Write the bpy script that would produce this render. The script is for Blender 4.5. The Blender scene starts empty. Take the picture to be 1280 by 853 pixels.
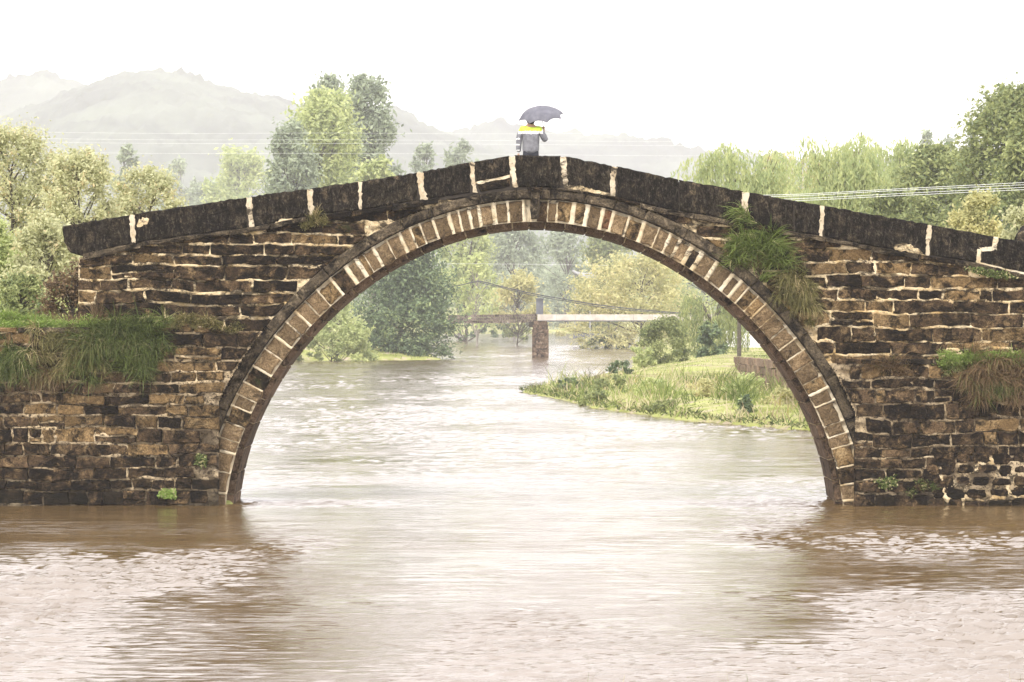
import bpy, bmesh, math, random
import numpy as np
from mathutils import Vector

S = bpy.context.scene
R = math.radians
random.seed(7)
rng = np.random.default_rng(7)

# ------------------------------------------------------------------ camera
EYE = 3.8            # eye height above the river, metres
F = 4650.0           # focal length in photograph pixels (1280 wide)
HY = 395.0           # picture row of the horizon
cd = bpy.data.cameras.new("camera")
cam = bpy.data.objects.new("camera", cd)
S.collection.objects.link(cam)
cam.location = (0, 0, EYE)
cam.rotation_euler = (R(90), 0, 0)
cd.sensor_width = 36
cd.lens = 36 * F / 1280
cd.shift_y = (HY - 426.5) / 1280
cd.clip_start = 0.5
cd.clip_end = 20000
S.camera = cam

# ------------------------------------------------------------------ world, sun, exposure
W = bpy.data.worlds.new("World")
S.world = W
W.use_nodes = True
nt = W.node_tree
nt.nodes.clear()
SUN_EL, SUN_AZ = 48, 196
sky = nt.nodes.new("ShaderNodeTexSky")
sky.sky_type = 'NISHITA'
sky.sun_disc = False
sky.sun_elevation = R(SUN_EL)
sky.sun_rotation = R(SUN_AZ)
bg1 = nt.nodes.new("ShaderNodeBackground")
bg1.inputs[1].default_value = 0.10
bg2 = nt.nodes.new("ShaderNodeBackground")      # the even white overcast
bg2.inputs[0].default_value = (1.0, 0.972, 1.0, 1)
bg2.inputs[1].default_value = 1.62
mx = nt.nodes.new("ShaderNodeMixShader")
mx.inputs[0].default_value = 0.92
wo = nt.nodes.new("ShaderNodeOutputWorld")
nt.links.new(sky.outputs[0], bg1.inputs[0])
nt.links.new(bg1.outputs[0], mx.inputs[1])
nt.links.new(bg2.outputs[0], mx.inputs[2])
nt.links.new(mx.outputs[0], wo.inputs[0])

sd = bpy.data.lights.new("sun", 'SUN')
sd.energy = 2.3
sd.angle = R(14)
sd.color = (1.0, 0.95, 0.88)
so = bpy.data.objects.new("sun", sd)
S.collection.objects.link(so)
az = R(SUN_AZ)
sv = Vector((math.sin(az) * math.cos(R(SUN_EL)), math.cos(az) * math.cos(R(SUN_EL)), math.sin(R(SUN_EL))))
so.rotation_euler = sv.to_track_quat('Z', 'Y').to_euler()

S.view_settings.view_transform = 'Standard'
S.view_settings.look = 'None'
S.view_settings.exposure = 0.56
S.view_settings.gamma = 1.0
S.render.engine = 'CYCLES'
S.cycles.use_denoising = True
S.cycles.max_bounces = 8
S.cycles.diffuse_bounces = 3
S.cycles.glossy_bounces = 3
S.cycles.transmission_bounces = 4
S.cycles.transparent_max_bounces = 8
S.cycles.volume_bounces = 3
HAZE = 0.00023

# ------------------------------------------------------------------ helpers
def P(x, y, Y):
    """world point seen at photograph pixel (x, y) when it stands Y metres away"""
    return ((x - 640) * Y / F, Y, EYE + (HY - y) * Y / F)

def hash2(ix, iy, seed):
    h = (ix.astype(np.int64) * 374761393 + iy.astype(np.int64) * 668265263 + seed * 1442695041) & 0x7fffffff
    h = ((h ^ (h >> 13)) * 1274126177) & 0x7fffffff
    h = (h ^ (h >> 16)) & 0xffff
    return h / 65535.0

def vnoise(x, y, seed=0):
    x = np.asarray(x, float); y = np.asarray(y, float)
    ix = np.floor(x); iy = np.floor(y)
    fx = x - ix; fy = y - iy
    fx = fx * fx * (3 - 2 * fx); fy = fy * fy * (3 - 2 * fy)
    a = hash2(ix, iy, seed); b = hash2(ix + 1, iy, seed)
    c = hash2(ix, iy + 1, seed); d = hash2(ix + 1, iy + 1, seed)
    return (a * (1 - fx) + b * fx) * (1 - fy) + (c * (1 - fx) + d * fx) * fy

def fbm(x, y, seed=0, octv=4):
    s = 0; a = 0.5; t = 0
    for k in range(octv):
        s = s + a * vnoise(x * 2 ** k, y * 2 ** k, seed + k * 17); t += a; a *= 0.5
    return s / t

def sstep(a, b, x):
    t = np.clip((x - a) / (b - a), 0, 1)
    return t * t * (3 - 2 * t)

def link(name, me, mat=None, parent=None, loc=(0, 0, 0)):
    o = bpy.data.objects.new(name, me)
    S.collection.objects.link(o)
    if mat is not None and me is not None and len(me.materials) == 0:
        me.materials.append(mat)
    o.location = loc
    if parent is not None:
        o.parent = parent
    return o

def mesh_np(name, V, Fq, smooth=False, tint=None):
    """V (N,3); Fq (M,k) with equal face sizes"""
    V = np.asarray(V, np.float32); Fq = np.asarray(Fq, np.int32)
    k = Fq.shape[1]
    me = bpy.data.meshes.new(name)
    me.vertices.add(len(V)); me.vertices.foreach_set("co", V.ravel())
    me.loops.add(Fq.size); me.loops.foreach_set("vertex_index", Fq.ravel())
    me.polygons.add(len(Fq))
    me.polygons.foreach_set("loop_start", np.arange(0, Fq.size, k, dtype=np.int32))
    me.polygons.foreach_set("loop_total", np.full(len(Fq), k, np.int32))
    if smooth:
        me.polygons.foreach_set("use_smooth", np.ones(len(Fq), bool))
    me.update(calc_edges=True)
    if tint is not None:
        at = me.attributes.new("tint", 'FLOAT', 'POINT')
        at.data.foreach_set("value", np.asarray(tint, np.float32))
    return me

def mesh_py(name, V, Fs, smooth=False):
    me = bpy.data.meshes.new(name)
    me.from_pydata([tuple(v) for v in V], [], Fs)
    if smooth:
        me.polygons.foreach_set("use_smooth", [True] * len(me.polygons))
    me.update()
    return me

def empty(name, loc, label=None, cat=None, group=None):
    o = bpy.data.objects.new(name, None)
    o.empty_display_size = 0.3
    S.collection.objects.link(o)
    o.location = loc
    tag(o, label, cat, group)
    return o

def tag(o, label=None, cat=None, group=None, kind=None):
    if label: o["label"] = label
    if cat: o["category"] = cat
    if group: o["group"] = group
    if kind: o["kind"] = kind
    return o

# ------------------------------------------------------------------ materials
class N:
    def __init__(s, name):
        s.m = bpy.data.materials.new(name); s.m.use_nodes = True
        s.t = s.m.node_tree; s.t.nodes.clear()
        s.out = s.n("ShaderNodeOutputMaterial")
    def n(s, ty, **kw):
        x = s.t.nodes.new(ty)
        for k, v in kw.items(): setattr(x, k, v)
        return x
    def l(s, a, b): s.t.links.new(a, b)
    def pos(s, scale=(1, 1, 1)):
        g = s.n("ShaderNodeNewGeometry"); m = s.n("ShaderNodeMapping")
        m.inputs[3].default_value = scale
        s.l(g.outputs["Position"], m.inputs[0]); return m.outputs[0]
    def noise(s, vec, scale, detail=6, rough=0.6, dist=0.0):
        x = s.n("ShaderNodeTexNoise"); x.inputs["Scale"].default_value = scale
        x.inputs["Detail"].default_value = detail; x.inputs["Roughness"].default_value = rough
        x.inputs["Distortion"].default_value = dist
        s.l(vec, x.inputs["Vector"]); return x.outputs[0]
    def ramp(s, fac, stops):
        x = s.n("ShaderNodeValToRGB"); e = x.color_ramp.elements
        while len(e) < len(stops): e.new(0.5)
        for i, (p, c) in enumerate(stops):
            e[i].position = p; e[i].color = (c, c, c, 1) if not isinstance(c, tuple) else (*c, 1)
        s.l(fac, x.inputs[0]); return x.outputs[0]
    def mix(s, fac, a, b, blend='MIX'):
        x = s.n("ShaderNodeMix", data_type='RGBA', blend_type=blend)
        for sock, v in ((x.inputs[0], fac), (x.inputs[6], a), (x.inputs[7], b)):
            if isinstance(v, (int, float)): sock.default_value = v
            elif isinstance(v, tuple): sock.default_value = (*v, 1)
            else: s.l(v, sock)
        return x.outputs[2]
    def math(s, op, a, b=0.0):
        x = s.n("ShaderNodeMath", operation=op)
        for sock, v in ((x.inputs[0], a), (x.inputs[1], b)):
            if isinstance(v, (int, float)): sock.default_value = v
            else: s.l(v, sock)
        return x.outputs[0]
    def bsdf(s, col, rough=0.9, bump=None, bstr=0.5, bdist=0.02, spec=0.3, **kw):
        b = s.n("ShaderNodeBsdfPrincipled")
        if isinstance(col, tuple): b.inputs["Base Color"].default_value = (*col, 1)
        else: s.l(col, b.inputs["Base Color"])
        if isinstance(rough, float): b.inputs["Roughness"].default_value = rough
        else: s.l(rough, b.inputs["Roughness"])
        b.inputs["Specular IOR Level"].default_value = spec
        for k, v in kw.items(): b.inputs[k].default_value = v
        if bump is not None:
            u = s.n("ShaderNodeBump"); u.inputs["Strength"].default_value = bstr
            u.inputs["Distance"].default_value = bdist
            s.l(bump, u.inputs["Height"]); s.l(u.outputs[0], b.inputs["Normal"])
        return b
    def done(s, b): s.l(b.outputs[0], s.out.inputs[0]); return s.m

def stone_mat(name, lo, mid, hi, black=0.5, crust=0.5, wet=False, moss=0.0, streak=False):
    """weathered sandstone: object-random tone, black lichen patches, ochre and cream crust"""
    m = N(name); p = m.pos()
    oi = m.n("ShaderNodeObjectInfo")
    ofs = m.n("ShaderNodeVectorMath", operation='ADD')
    sc = m.n("ShaderNodeVectorMath", operation='SCALE'); sc.inputs[3].default_value = 7.0
    cmb = m.n("ShaderNodeCombineXYZ")
    m.l(oi.outputs["Random"], cmb.inputs[0]); m.l(oi.outputs["Random"], cmb.inputs[2])
    m.l(cmb.outputs[0], sc.inputs[0]); m.l(p, ofs.inputs[0]); m.l(sc.outputs[0], ofs.inputs[1])
    q = ofs.outputs[0]
    n1 = m.noise(q, 2.2, 8, 0.7, 0.4)
    n2 = m.noise(p, 26, 6, 0.75)
    c = m.mix(m.ramp(n1, [(0.36, 0.0), (0.64, 1.0)]), lo, mid)
    c = m.mix(m.ramp(m.noise(q, 5.5, 6, 0.7, 0.6), [(0.52, 0.0), (0.66, 1.0)]), c, hi)
    tone = m.math('MULTIPLY_ADD', oi.outputs["Random"], 0.75)
    m.t.nodes[-1].inputs[2].default_value = 0.8
    c = m.mix(1.0, c, tone, 'MULTIPLY')
    # black lichen and soot
    if streak:
        ps = m.pos((4.5, 4.5, 2.0)); nb = m.noise(ps, 1.6, 8, 0.76, 0.6)
    else:
        nb = m.noise(q, 2.8, 8, 0.75, 0.6)
    k = 0.62 - 0.22 * black
    c = m.mix(m.ramp(nb, [(k - 0.07, 0.0), (k + 0.05, 0.92)]), c, (0.008, 0.0065, 0.005))
    if streak:
        c = m.mix(m.ramp(m.noise(m.pos((20, 20, 6.5)), 1.0, 6, 0.8, 0.2), [(0.54, 0.0), (0.68, 0.65)]), c, (0.26, 0.225, 0.175))
    # pale crust flecks
    k2 = 0.78 - 0.16 * crust
    c = m.mix(m.ramp(m.noise(p, 13, 9, 0.82, 0.3), [(k2 - 0.03, 0.0), (k2 + 0.03, 0.85)]), c, (0.52, 0.43, 0.29))
    c = m.mix(m.ramp(n2, [(0.30, 1.0), (0.48, 0.0)]), c, m.mix(0.55, c, (0.006, 0.005, 0.004)))
    gr = m.noise(m.pos((34, 34, 20)) if streak else m.pos((38, 38, 38)), 1.0, 4, 0.8)
    c = m.mix(1.0, c, m.ramp(gr, [(0.36, 0.30), (0.52, 0.95), (0.66, 1.0)]), 'MULTIPLY')
    c = m.mix(m.ramp(gr, [(0.60, 0.0), (0.70, 0.6)]), c, m.mix(0.5, c, (0.40, 0.34, 0.25)))
    if moss:
        c = m.mix(m.ramp(m.noise(p, 0.9, 6, 0.7, 0.5), [(0.66 - moss * 0.1, 0.0), (0.74 - moss * 0.1, 0.8)]), c, (0.035, 0.055, 0.012))
    if wet:
        sp = m.n("ShaderNodeSeparateXYZ"); m.l(p, sp.inputs[0])
        zz = m.math('ADD', sp.outputs[2], m.math('MULTIPLY', nb, 0.8))
        c = m.mix(m.ramp(zz, [(0.60, 0.9), (1.25, 0.0)]), c, (0.010, 0.009, 0.006))
    c = m.mix(1.0, c, (0.80, 0.785, 0.755), 'MULTIPLY')
    h = m.math('ADD', m.math('MULTIPLY', n2, 0.9), m.math('MULTIPLY', gr, 0.5))
    return m.done(m.bsdf(c, 0.92, h, 1.0, 0.05, 0.15))

def simple_mat(name, c1, c2, scale=3.0, rough=0.9, bstr=0.4, bdist=0.02, contrast=0.15, spec=0.3, detail=6):
    m = N(name); p = m.pos(); n = m.noise(p, scale, detail, 0.65, 0.2)
    c = m.mix(m.ramp(n, [(0.5 - contrast, 0.0), (0.5 + contrast, 1.0)]), c1, c2)
    return m.done(m.bsdf(c, rough, n, bstr, bdist, spec))

def leaf_mat(name, c1, c2, c3=None, trans=0.35):
    """leaves: each leaf has its own tint between c1 and c2 (some c3), some light passes through"""
    m = N(name)
    a = m.n("ShaderNodeAttribute", attribute_name="tint")
    c = m.mix(a.outputs["Fac"], c1, c2)
    if c3 is not None:
        c = m.mix(m.ramp(a.outputs["Fac"], [(0.80, 0.0), (0.90, 1.0)]), c, c3)
    b = m.bsdf(c, 0.6, spec=0.25)
    tr = m.n("ShaderNodeBsdfTranslucent"); m.l(c, tr.inputs[0])
    x = m.n("ShaderNodeMixShader"); x.inputs[0].default_value = trans
    m.l(b.outputs[0], x.inputs[1]); m.l(tr.outputs[0], x.inputs[2])
    return m.done(x)

M = {}
M['dark'] = stone_mat("blackened_sandstone", (0.035, 0.024, 0.015), (0.10, 0.066, 0.038), (0.30, 0.20, 0.10), 0.66, 0.5)
M['brown'] = stone_mat("brown_sandstone", (0.065, 0.042, 0.024), (0.17, 0.112, 0.062), (0.36, 0.25, 0.13), 0.5, 0.55, wet=True, moss=0.3)
M['ochre'] = stone_mat("ochre_sandstone", (0.17, 0.11, 0.05), (0.33, 0.22, 0.105), (0.50, 0.36, 0.19), 0.38, 0.5, wet=True)
M['voussoir'] = stone_mat("voussoir_sandstone", (0.19, 0.13, 0.07), (0.30, 0.212, 0.12), (0.42, 0.31, 0.18), 0.06, 0.18)
M['red'] = stone_mat("reddish_sandstone", (0.26, 0.12, 0.06), (0.34, 0.17, 0.09), (0.42, 0.28, 0.16), 0.1, 0.1)
M['barrel'] = stone_mat("brown_barrel_stone", (0.14, 0.09, 0.058), (0.25, 0.17, 0.11), (0.36, 0.26, 0.17), 0.22, 0.35)  # medium reddish brown, the vault stones' own colour
M['parapet'] = stone_mat("lichen_black_parapet", (0.014, 0.012, 0.010), (0.050, 0.040, 0.028), (0.15, 0.115, 0.075), 0.60, 0.45, streak=True)
M['parapet2'] = stone_mat("brown_black_parapet", (0.018, 0.015, 0.011), (0.062, 0.050, 0.034), (0.17, 0.13, 0.085), 0.55, 0.6, streak=True)
M['hood'] = stone_mat("hood_mould_stone", (0.065, 0.052, 0.036), (0.16, 0.125, 0.082), (0.30, 0.24, 0.16), 0.32, 0.45)

def mortar_mat(name, c1, c2, c3, dk):
    m = N(name); p = m.pos()
    n = m.noise(p, 3.0, 8, 0.7, 0.5)
    c = m.mix(m.ramp(n, [(0.35, 0.0), (0.6, 1.0)]), c1, c2)
    c = m.mix(m.ramp(m.noise(p, 1.1, 6, 0.7, 0.4), [(0.52, 0.0), (0.66, 1.0)]), c, c3)
    c = m.mix(m.ramp(m.noise(p, 12, 8, 0.8), [(0.58 - dk, 0.0), (0.68 - dk, 0.85)]), c, (0.03, 0.022, 0.014))
    c = m.mix(m.ramp(m.noise(m.pos((1, 1, 1.6)), 1.5, 7, 0.75, 0.5), [(0.525 - dk, 0.0), (0.60 - dk, 0.93)]), c, (0.028, 0.021, 0.014))
    return m.done(m.bsdf(c, 0.95, m.noise(p, 30, 6, 0.7), 0.8, 0.04, 0.1))
M['mortar'] = mortar_mat("lime_mortar", (0.52, 0.38, 0.19), (0.74, 0.61, 0.40), (0.46, 0.30, 0.12), 0.05)
M['joint'] = mortar_mat("dull_joint_mortar", (0.46, 0.37, 0.24), (0.68, 0.59, 0.44), (0.40, 0.29, 0.16), -0.01)
M['mortar_ring'] = mortar_mat("pale_ring_mortar", (0.56, 0.45, 0.28), (0.76, 0.67, 0.50), (0.50, 0.37, 0.20), -0.015)
def crumb_mat(name):
    m = N(name); p = m.pos()
    f = m.ramp(m.noise(p, 10, 9, 0.82, 0.4), [(0.43, 0.0), (0.50, 1.0)])
    g_ = m.ramp(m.noise(p, 0.9, 6, 0.7, 0.6), [(0.40, 0.12), (0.60, 1.0)])
    br = m.mix(m.noise(p, 2.5, 4, 0.6), (0.42, 0.29, 0.13), (0.72, 0.60, 0.42))
    c = m.mix(m.math('MULTIPLY', f, g_), (0.030, 0.021, 0.014), br)
    sp = m.n("ShaderNodeSeparateXYZ"); m.l(p, sp.inputs[0])
    zz = m.math('ADD', sp.outputs[2], m.math('MULTIPLY', m.noise(p, 1.2, 5), 0.9))
    c = m.mix(m.ramp(zz, [(0.55, 0.8), (1.3, 0.0)]), c, (0.014, 0.012, 0.009))
    return m.done(m.bsdf(c, 0.95, m.noise(p, 30, 6, 0.7), 0.8, 0.04, 0.1))
M['crumb'] = crumb_mat("crumbling_dark_mortar")
M['core'] = simple_mat("dark_rubble_core", (0.02, 0.016, 0.012), (0.05, 0.04, 0.03))
M['ledge'] = stone_mat("crusted_ledge_stone", (0.05, 0.04, 0.03), (0.14, 0.11, 0.075), (0.42, 0.34, 0.22), 0.5, 0.7)

# ------------------------------------------------------------------ shoreline and ground
WATER = np.array([(-60, 20), (-60, 60), (-13, 74.9), (-5.6, 74.9), (-6.3, 79), (-23.5, 300), (-22, 317), (-6, 323), (-7.5, 350),
                  (-12, 480), (-13, 640), (-16, 790), (32, 800), (24, 640), (18, 500), (16.5, 440), (12.6, 375), (8.4, 262),
                  (5.2, 234), (3.4, 207), (0.3, 187), (2.2, 169), (3.3, 154), (6.1, 136), (9.8, 123.5), (11.5, 118),
                  (7.6, 79), (6.9, 74.9), (15, 74.9), (60, 60), (60, 20), (30, 31), (0, 32.5), (-30, 31)], float)

def shore_dist(X, Y):
    """signed distance to the water's edge, negative in the water"""
    X = np.asarray(X, float); Y = np.asarray(Y, float)
    d = np.full(X.shape, 1e9); inside = np.zeros(X.shape, bool)
    n = len(WATER)
    for i in range(n):
        ax, ay = WATER[i]; bx, by = WATER[(i + 1) % n]
        vx, vy = bx - ax, by - ay
        t = np.clip(((X - ax) * vx + (Y - ay) * vy) / (vx * vx + vy * vy), 0, 1)
        d = np.minimum(d, np.hypot(X - ax - t * vx, Y - ay - t * vy))
        c = (ay > Y) != (by > Y)
        xi = ax + (Y - ay) * vx / (vy if vy else 1e-9)
        inside ^= c & (X < xi)
    return np.where(inside, -d, d)

def ground_z(X, Y):
    X = np.asarray(X, float); Y = np.asarray(Y, float)
    d = shore_dist(X, Y)
    wob = (fbm(X * 0.25, Y * 0.12, 5, 4) - 0.5)
    z = np.where(d < 0, np.maximum(-1.8, -0.15 + d * 0.35), 0.05 + np.minimum(np.where((X > -2) & (Y > 80), 0.45 + 0.75 * sstep(185, 215, Y), 1.15), d * 0.16) + np.minimum(d, 1) * wob * 0.25)
    land = sstep(0.0, 1.2, d)
    terr = sstep(-6.0, -7.5, X) * (Y > 73) * sstep(240, 120, Y)           # terrace at the left end of the bridge
    z = z + land * terr * (2.3 + 0.05 * np.clip(Y - 75, 0, 30)) * (Y > 75)
    terr2 = sstep(8.2, 9.5, X) * (Y > 75) * sstep(112, 90, Y)
    z = z + land * terr2 * 2.2
    z = np.where((Y < 45) & (d > 0), np.minimum(z, 0.35), z)
    z = z + np.clip(Y - 820, 0, 2500) * 0.022 * (0.6 + fbm(X * 0.002, Y * 0.002, 9, 3))
    return z

ys = np.concatenate([np.linspace(-20, 70, 40), np.linspace(71, 130, 110), np.linspace(131, 420, 200), np.geomspace(425, 12000, 130)])
u = np.linspace(-1, 1, 361)
xs = np.sign(u) * (np.abs(u) * 60 + np.abs(u) ** 5 * 6000)
GX, GY = np.meshgrid(xs, ys)
GZ = ground_z(GX, GY)
nx, ny = len(xs), len(ys)
V = np.stack([GX.ravel(), GY.ravel(), GZ.ravel()], 1)
i = np.arange((ny - 1) * (nx - 1)); r_, c_ = i // (nx - 1), i % (nx - 1)
Fq = np.stack([r_ * nx + c_, r_ * nx + c_ + 1, (r_ + 1) * nx + c_ + 1, (r_ + 1) * nx + c_], 1)
m = N("earth_and_grass"); p = m.pos()
c = m.mix(m.ramp(m.noise(p, 0.35, 7, 0.7), [(0.42, 0.0), (0.56, 1.0)]), (0.22, 0.24, 0.06), (0.36, 0.38, 0.13))
c = m.mix(m.ramp(m.noise(p, 0.6, 7, 0.78), [(0.50, 0.0), (0.60, 1.0)]), c, (0.40, 0.33, 0.24))
M['ground'] = m.done(m.bsdf(c, 0.95, m.noise(p, 6, 6, 0.7), 0.8, 0.1, 0.1))
g = link("ground", mesh_np("ground", V, Fq, True), M['ground'])
tag(g, kind="structure")

# ------------------------------------------------------------------ river
def waves(X, Y):
    z = np.zeros_like(X); r = np.random.default_rng(3)
    for lam, n, a in ((2.4, 4, 0.0045), (1.2, 7, 0.0050), (0.65, 10, 0.0048), (0.36, 12, 0.0040)):
        for k in range(n):
            th = r.normal(math.pi / 2, 0.32); L = lam * r.uniform(0.75, 1.3); ph = r.uniform(0, 6.28)
            w = 2 * math.pi / L
            sn = np.sin(w * (X * math.cos(th) + Y * math.sin(th)) + ph + 4.5 * vnoise(X * 0.16 + k, Y * 0.22, 31 + k))
            z += a / math.sqrt(n) * 1.9 * (sn if lam > 1.5 else 1 - 2 * np.abs(sn) ** 1.2)
    patch = fbm(X * 0.16, Y * 0.055, 77, 3)
    feet = np.exp(-((X + 5.2) / 2.2) ** 2 - ((Y - 75.5) / 1.3) ** 2) + np.exp(-((X - 5.9) / 2.4) ** 2 - ((Y - 75.3) / 1.3) ** 2)
    side = sstep(2.8, 5.2, np.abs(X - .4)) * sstep(71, 60, Y) + .45 * sstep(60, 46, Y)
    return z * (0.12 + 0.34 * sstep(0.42, 0.66, patch) + 1.5 * feet + side * (.25 + 1.3 * sstep(0.40, 0.60, patch)))
yw = np.concatenate([np.linspace(28, 36, 12), 36 + (np.linspace(0, 1, 900) ** 1.25) * 52, 88.2 + (np.linspace(0, 1, 330) ** 1.3) * 120, np.linspace(208.6, 480, 400), np.geomspace(483, 850, 60)])
uw = np.linspace(-1, 1, 321)
WXn = np.outer(np.ones(len(yw)), uw); WYn = np.outer(yw, np.ones(len(uw)))
HWd = np.maximum(11.5, WYn * 0.15)
WXn = WXn * HWd
amp = 1 + sstep(84, 150, WYn) * 3.2
WZ = waves(WXn, WYn) * amp
nw = len(uw)
V = np.stack([WXn.ravel(), WYn.ravel(), WZ.ravel()], 1)
i = np.arange((len(yw) - 1) * (nw - 1)); r_, c_ = i // (nw - 1), i % (nw - 1)
Fw = np.stack([r_ * nw + c_, r_ * nw + c_ + 1, (r_ + 1) * nw + c_ + 1, (r_ + 1) * nw + c_], 1)
m = N("muddy_river_water"); p = m.pos((1, 0.45, 1))
n1 = m.noise(p, 4.2, 8, 0.72, 0.5); n2 = m.noise(m.pos((1, 0.3, 1)), 0.5, 4, 0.6)
patch = m.ramp(n2, [(0.40, 0.25), (0.62, 1.0)])
h = m.math('MULTIPLY', m.math('ABSOLUTE', m.math('SUBTRACT', n1, 0.5)), patch)
st = m.noise(m.pos((0.75, 2.6, 1)), 1.0, 6, 0.62, 0.9)
h = m.math('ADD', h, m.math('MULTIPLY', m.ramp(st, [(0.50, 0.0), (0.56, 0.55), (0.60, 0.1), (0.72, 0.5)]), m.ramp(m.noise(m.pos((.12, .2, 1)), 1.0, 3), [(0.42, 0.05), (0.60, 1.0)])))
rgh = m.ramp(m.noise(m.pos((0.35, 0.9, 1)), 1.0, 5, 0.6, 0.5), [(0.42, 0.06), (0.60, 0.15)])
c = m.mix(m.noise(m.pos(), 0.3, 4, 0.6), (0.105, 0.064, 0.024), (0.135, 0.088, 0.038))
b = m.bsdf(c, rgh, h, 0.40, 0.03, 0.5)
b.inputs["IOR"].default_value = 3.0
M['water'] = m.done(b)
w = link("river_water", mesh_np("river_water", V, Fw, True), M['water'])
tag(w, kind="structure")
# still side reaches beyond the rippled sheet
sd_ = []
me = mesh_py("side_water", [(-60, 20, -0.02), (60, 20, -0.02), (60, 800, -0.02), (-60, 800, -0.02)], [(0, 1, 2, 3)])
w2 = link("river_water_margin", me, M['water']); tag(w2, kind="structure")
w2.location.z = -0.06

# ------------------------------------------------------------------ masonry tools (drawing units: 1/62 m on the bridge face)
CX, CY = 668.0, 665.0
def rin(th):
    return 384 + 4 * np.cos(4 * (th - math.pi / 2))
def ring_pt(th, dr):
    r = rin(th) + dr
    return CX + r * math.cos(th), CY - r * math.sin(th)
def polar(x, y):
    return math.atan2(CY - y, x - CX), math.hypot(x - CX, y - CY)

def ragged(pts, step, jit):
    out = []
    n = len(pts)
    for k in range(n):
        a = pts[k]; b = pts[(k + 1) % n]
        L = math.hypot(b[0] - a[0], b[1] - a[1]); s = max(1, int(round(L / step)))
        for j in range(s):
            t = (j + (random.uniform(-0.25, 0.25) if j else 0)) / s
            jj = jit * (0.55 if j == 0 else 1)
            out.append((a[0] + (b[0] - a[0]) * t + random.uniform(-jj, jj), a[1] + (b[1] - a[1]) * t + random.uniform(-jj, jj)))
    return out

def block(name, pts, Yf, depth, mat, parent, bevel=1.6, step=9, jit=0.9, rough=0.012, dpl=0.0, raw=False):
    """one stone: a ragged outline (drawing units, clockwise or not) extruded in depth with a worn arris"""
    q = pts if raw else ragged(pts, step, jit)
    k = 75.0 / F
    A = np.array([((x - 640) * k, EYE + (HY - y) * k) for x, y in q])
    if np.sum(A[:, 0] * np.roll(A[:, 1], -1) - np.roll(A[:, 0], -1) * A[:, 1]) > 0:
        A = A[::-1]
    n = len(A); c = A.mean(0); b = bevel * k
    d = A - c; L = np.hypot(d[:, 0], d[:, 1])[:, None]
    I1 = c + d * np.maximum(0.3, 1 - b / L)
    I2 = c + d * 0.5
    yo = Yf - dpl
    V = []
    for a in A: V.append((a[0], yo + depth, a[1]))
    for a in A: V.append((a[0], yo + b * 0.9, a[1]))
    for a in I1: V.append((a[0], yo + random.uniform(-1, 1) * rough, a[1]))
    for a in I2: V.append((a[0], yo + random.uniform(-1.2, 0.6) * rough, a[1]))
    V.append((c[0], yo - random.uniform(0, 1) * rough, c[1]))
    V = np.array(V); org = V.mean(0); V -= org
    Fs = []
    for j in range(n):
        j2 = (j + 1) % n
        Fs += [(j, j2, n + j2, n + j), (n + j, n + j2, 2 * n + j2, 2 * n + j), (2 * n + j, 2 * n + j2, 3 * n + j2, 3 * n + j), (3 * n + j, 3 * n + j2, 4 * n)]
    me = mesh_py(name, V, Fs)
    pl = parent.location if parent else Vector((0, 0, 0))
    return link(name, me, mat, parent, (org[0] - pl[0], org[1] - pl[1], org[2] - pl[2]))

def warp(x, y, s=1.0):
    return (x + s * 5.0 * (vnoise(x * 0.022, y * 0.045, 901) - .5) + s * 2.2 * (vnoise(x * .11, y * .13, 905) - .5),
            y + s * 6.0 * (vnoise(x * 0.016, y * 0.03, 911) - .5) + s * 2.4 * (vnoise(x * .07, y * .09, 915) - .5))

def interp(poly, x):
    return float(np.interp(x, [a for a, _ in poly], [b for _, b in poly]))

def prism_poly(name, pts, Y0, Y1, mat, parent, conv=True):
    """solid with an outline in drawing units, from depth Y0 to Y1"""
    from mathutils.geometry import tessellate_polygon
    k = 75.0 / F; n = len(pts)
    pl = parent.location if parent else Vector((0, 0, 0))
    A = [((x - 640) * k, EYE + (HY - y) * k) for x, y in pts]
    tris = tessellate_polygon([[Vector((a, b, 0)) for a, b in A]])
    V = [(a - pl[0], Y0 - pl[1], b - pl[2]) for a, b in A] + [(a - pl[0], Y1 - pl[1], b - pl[2]) for a, b in A]
    Fs = [tuple(t) for t in tris] + [tuple(n + q for q in t[::-1]) for t in tris] + [(j, (j + 1) % n, n + (j + 1) % n, n + j) for j in range(n)]
    return link(name, mesh_py(name, V, Fs), mat, parent)

def courses(x0, x1, y0, y1, hr, wr, gap=(2.0, 3.6)):
    """irregular coursed rubble: list of [x0,x1,y0,y1]"""
    out = []; y = y0
    row = 0
    while y < y1 - 6:
        h = random.uniform(*hr)
        if y + h > y1 - 8: h = y1 - y
        x = x0 - random.uniform(0, wr[1])
        g = random.uniform(*gap)
        while x < x1:
            w_ = random.uniform(*wr)
            if random.random() < 0.15: w_ *= 0.5
            gx = random.uniform(0.4, 2.2)
            if random.random() < 0.10 and h > 15:
                s = random.uniform(0.4, 0.6)
                out.append([x, x + w_ - gx, y, y + h * s - 1.5]); out.append([x, x + w_ - gx, y + h * s + 1, y + h - g])
            else:
                out.append([x, x + w_ - gx, y + random.uniform(-.6, .6), y + h - g + random.uniform(-.6, .6)])
            x += w_
        y += h; row += 1
    return out

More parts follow.
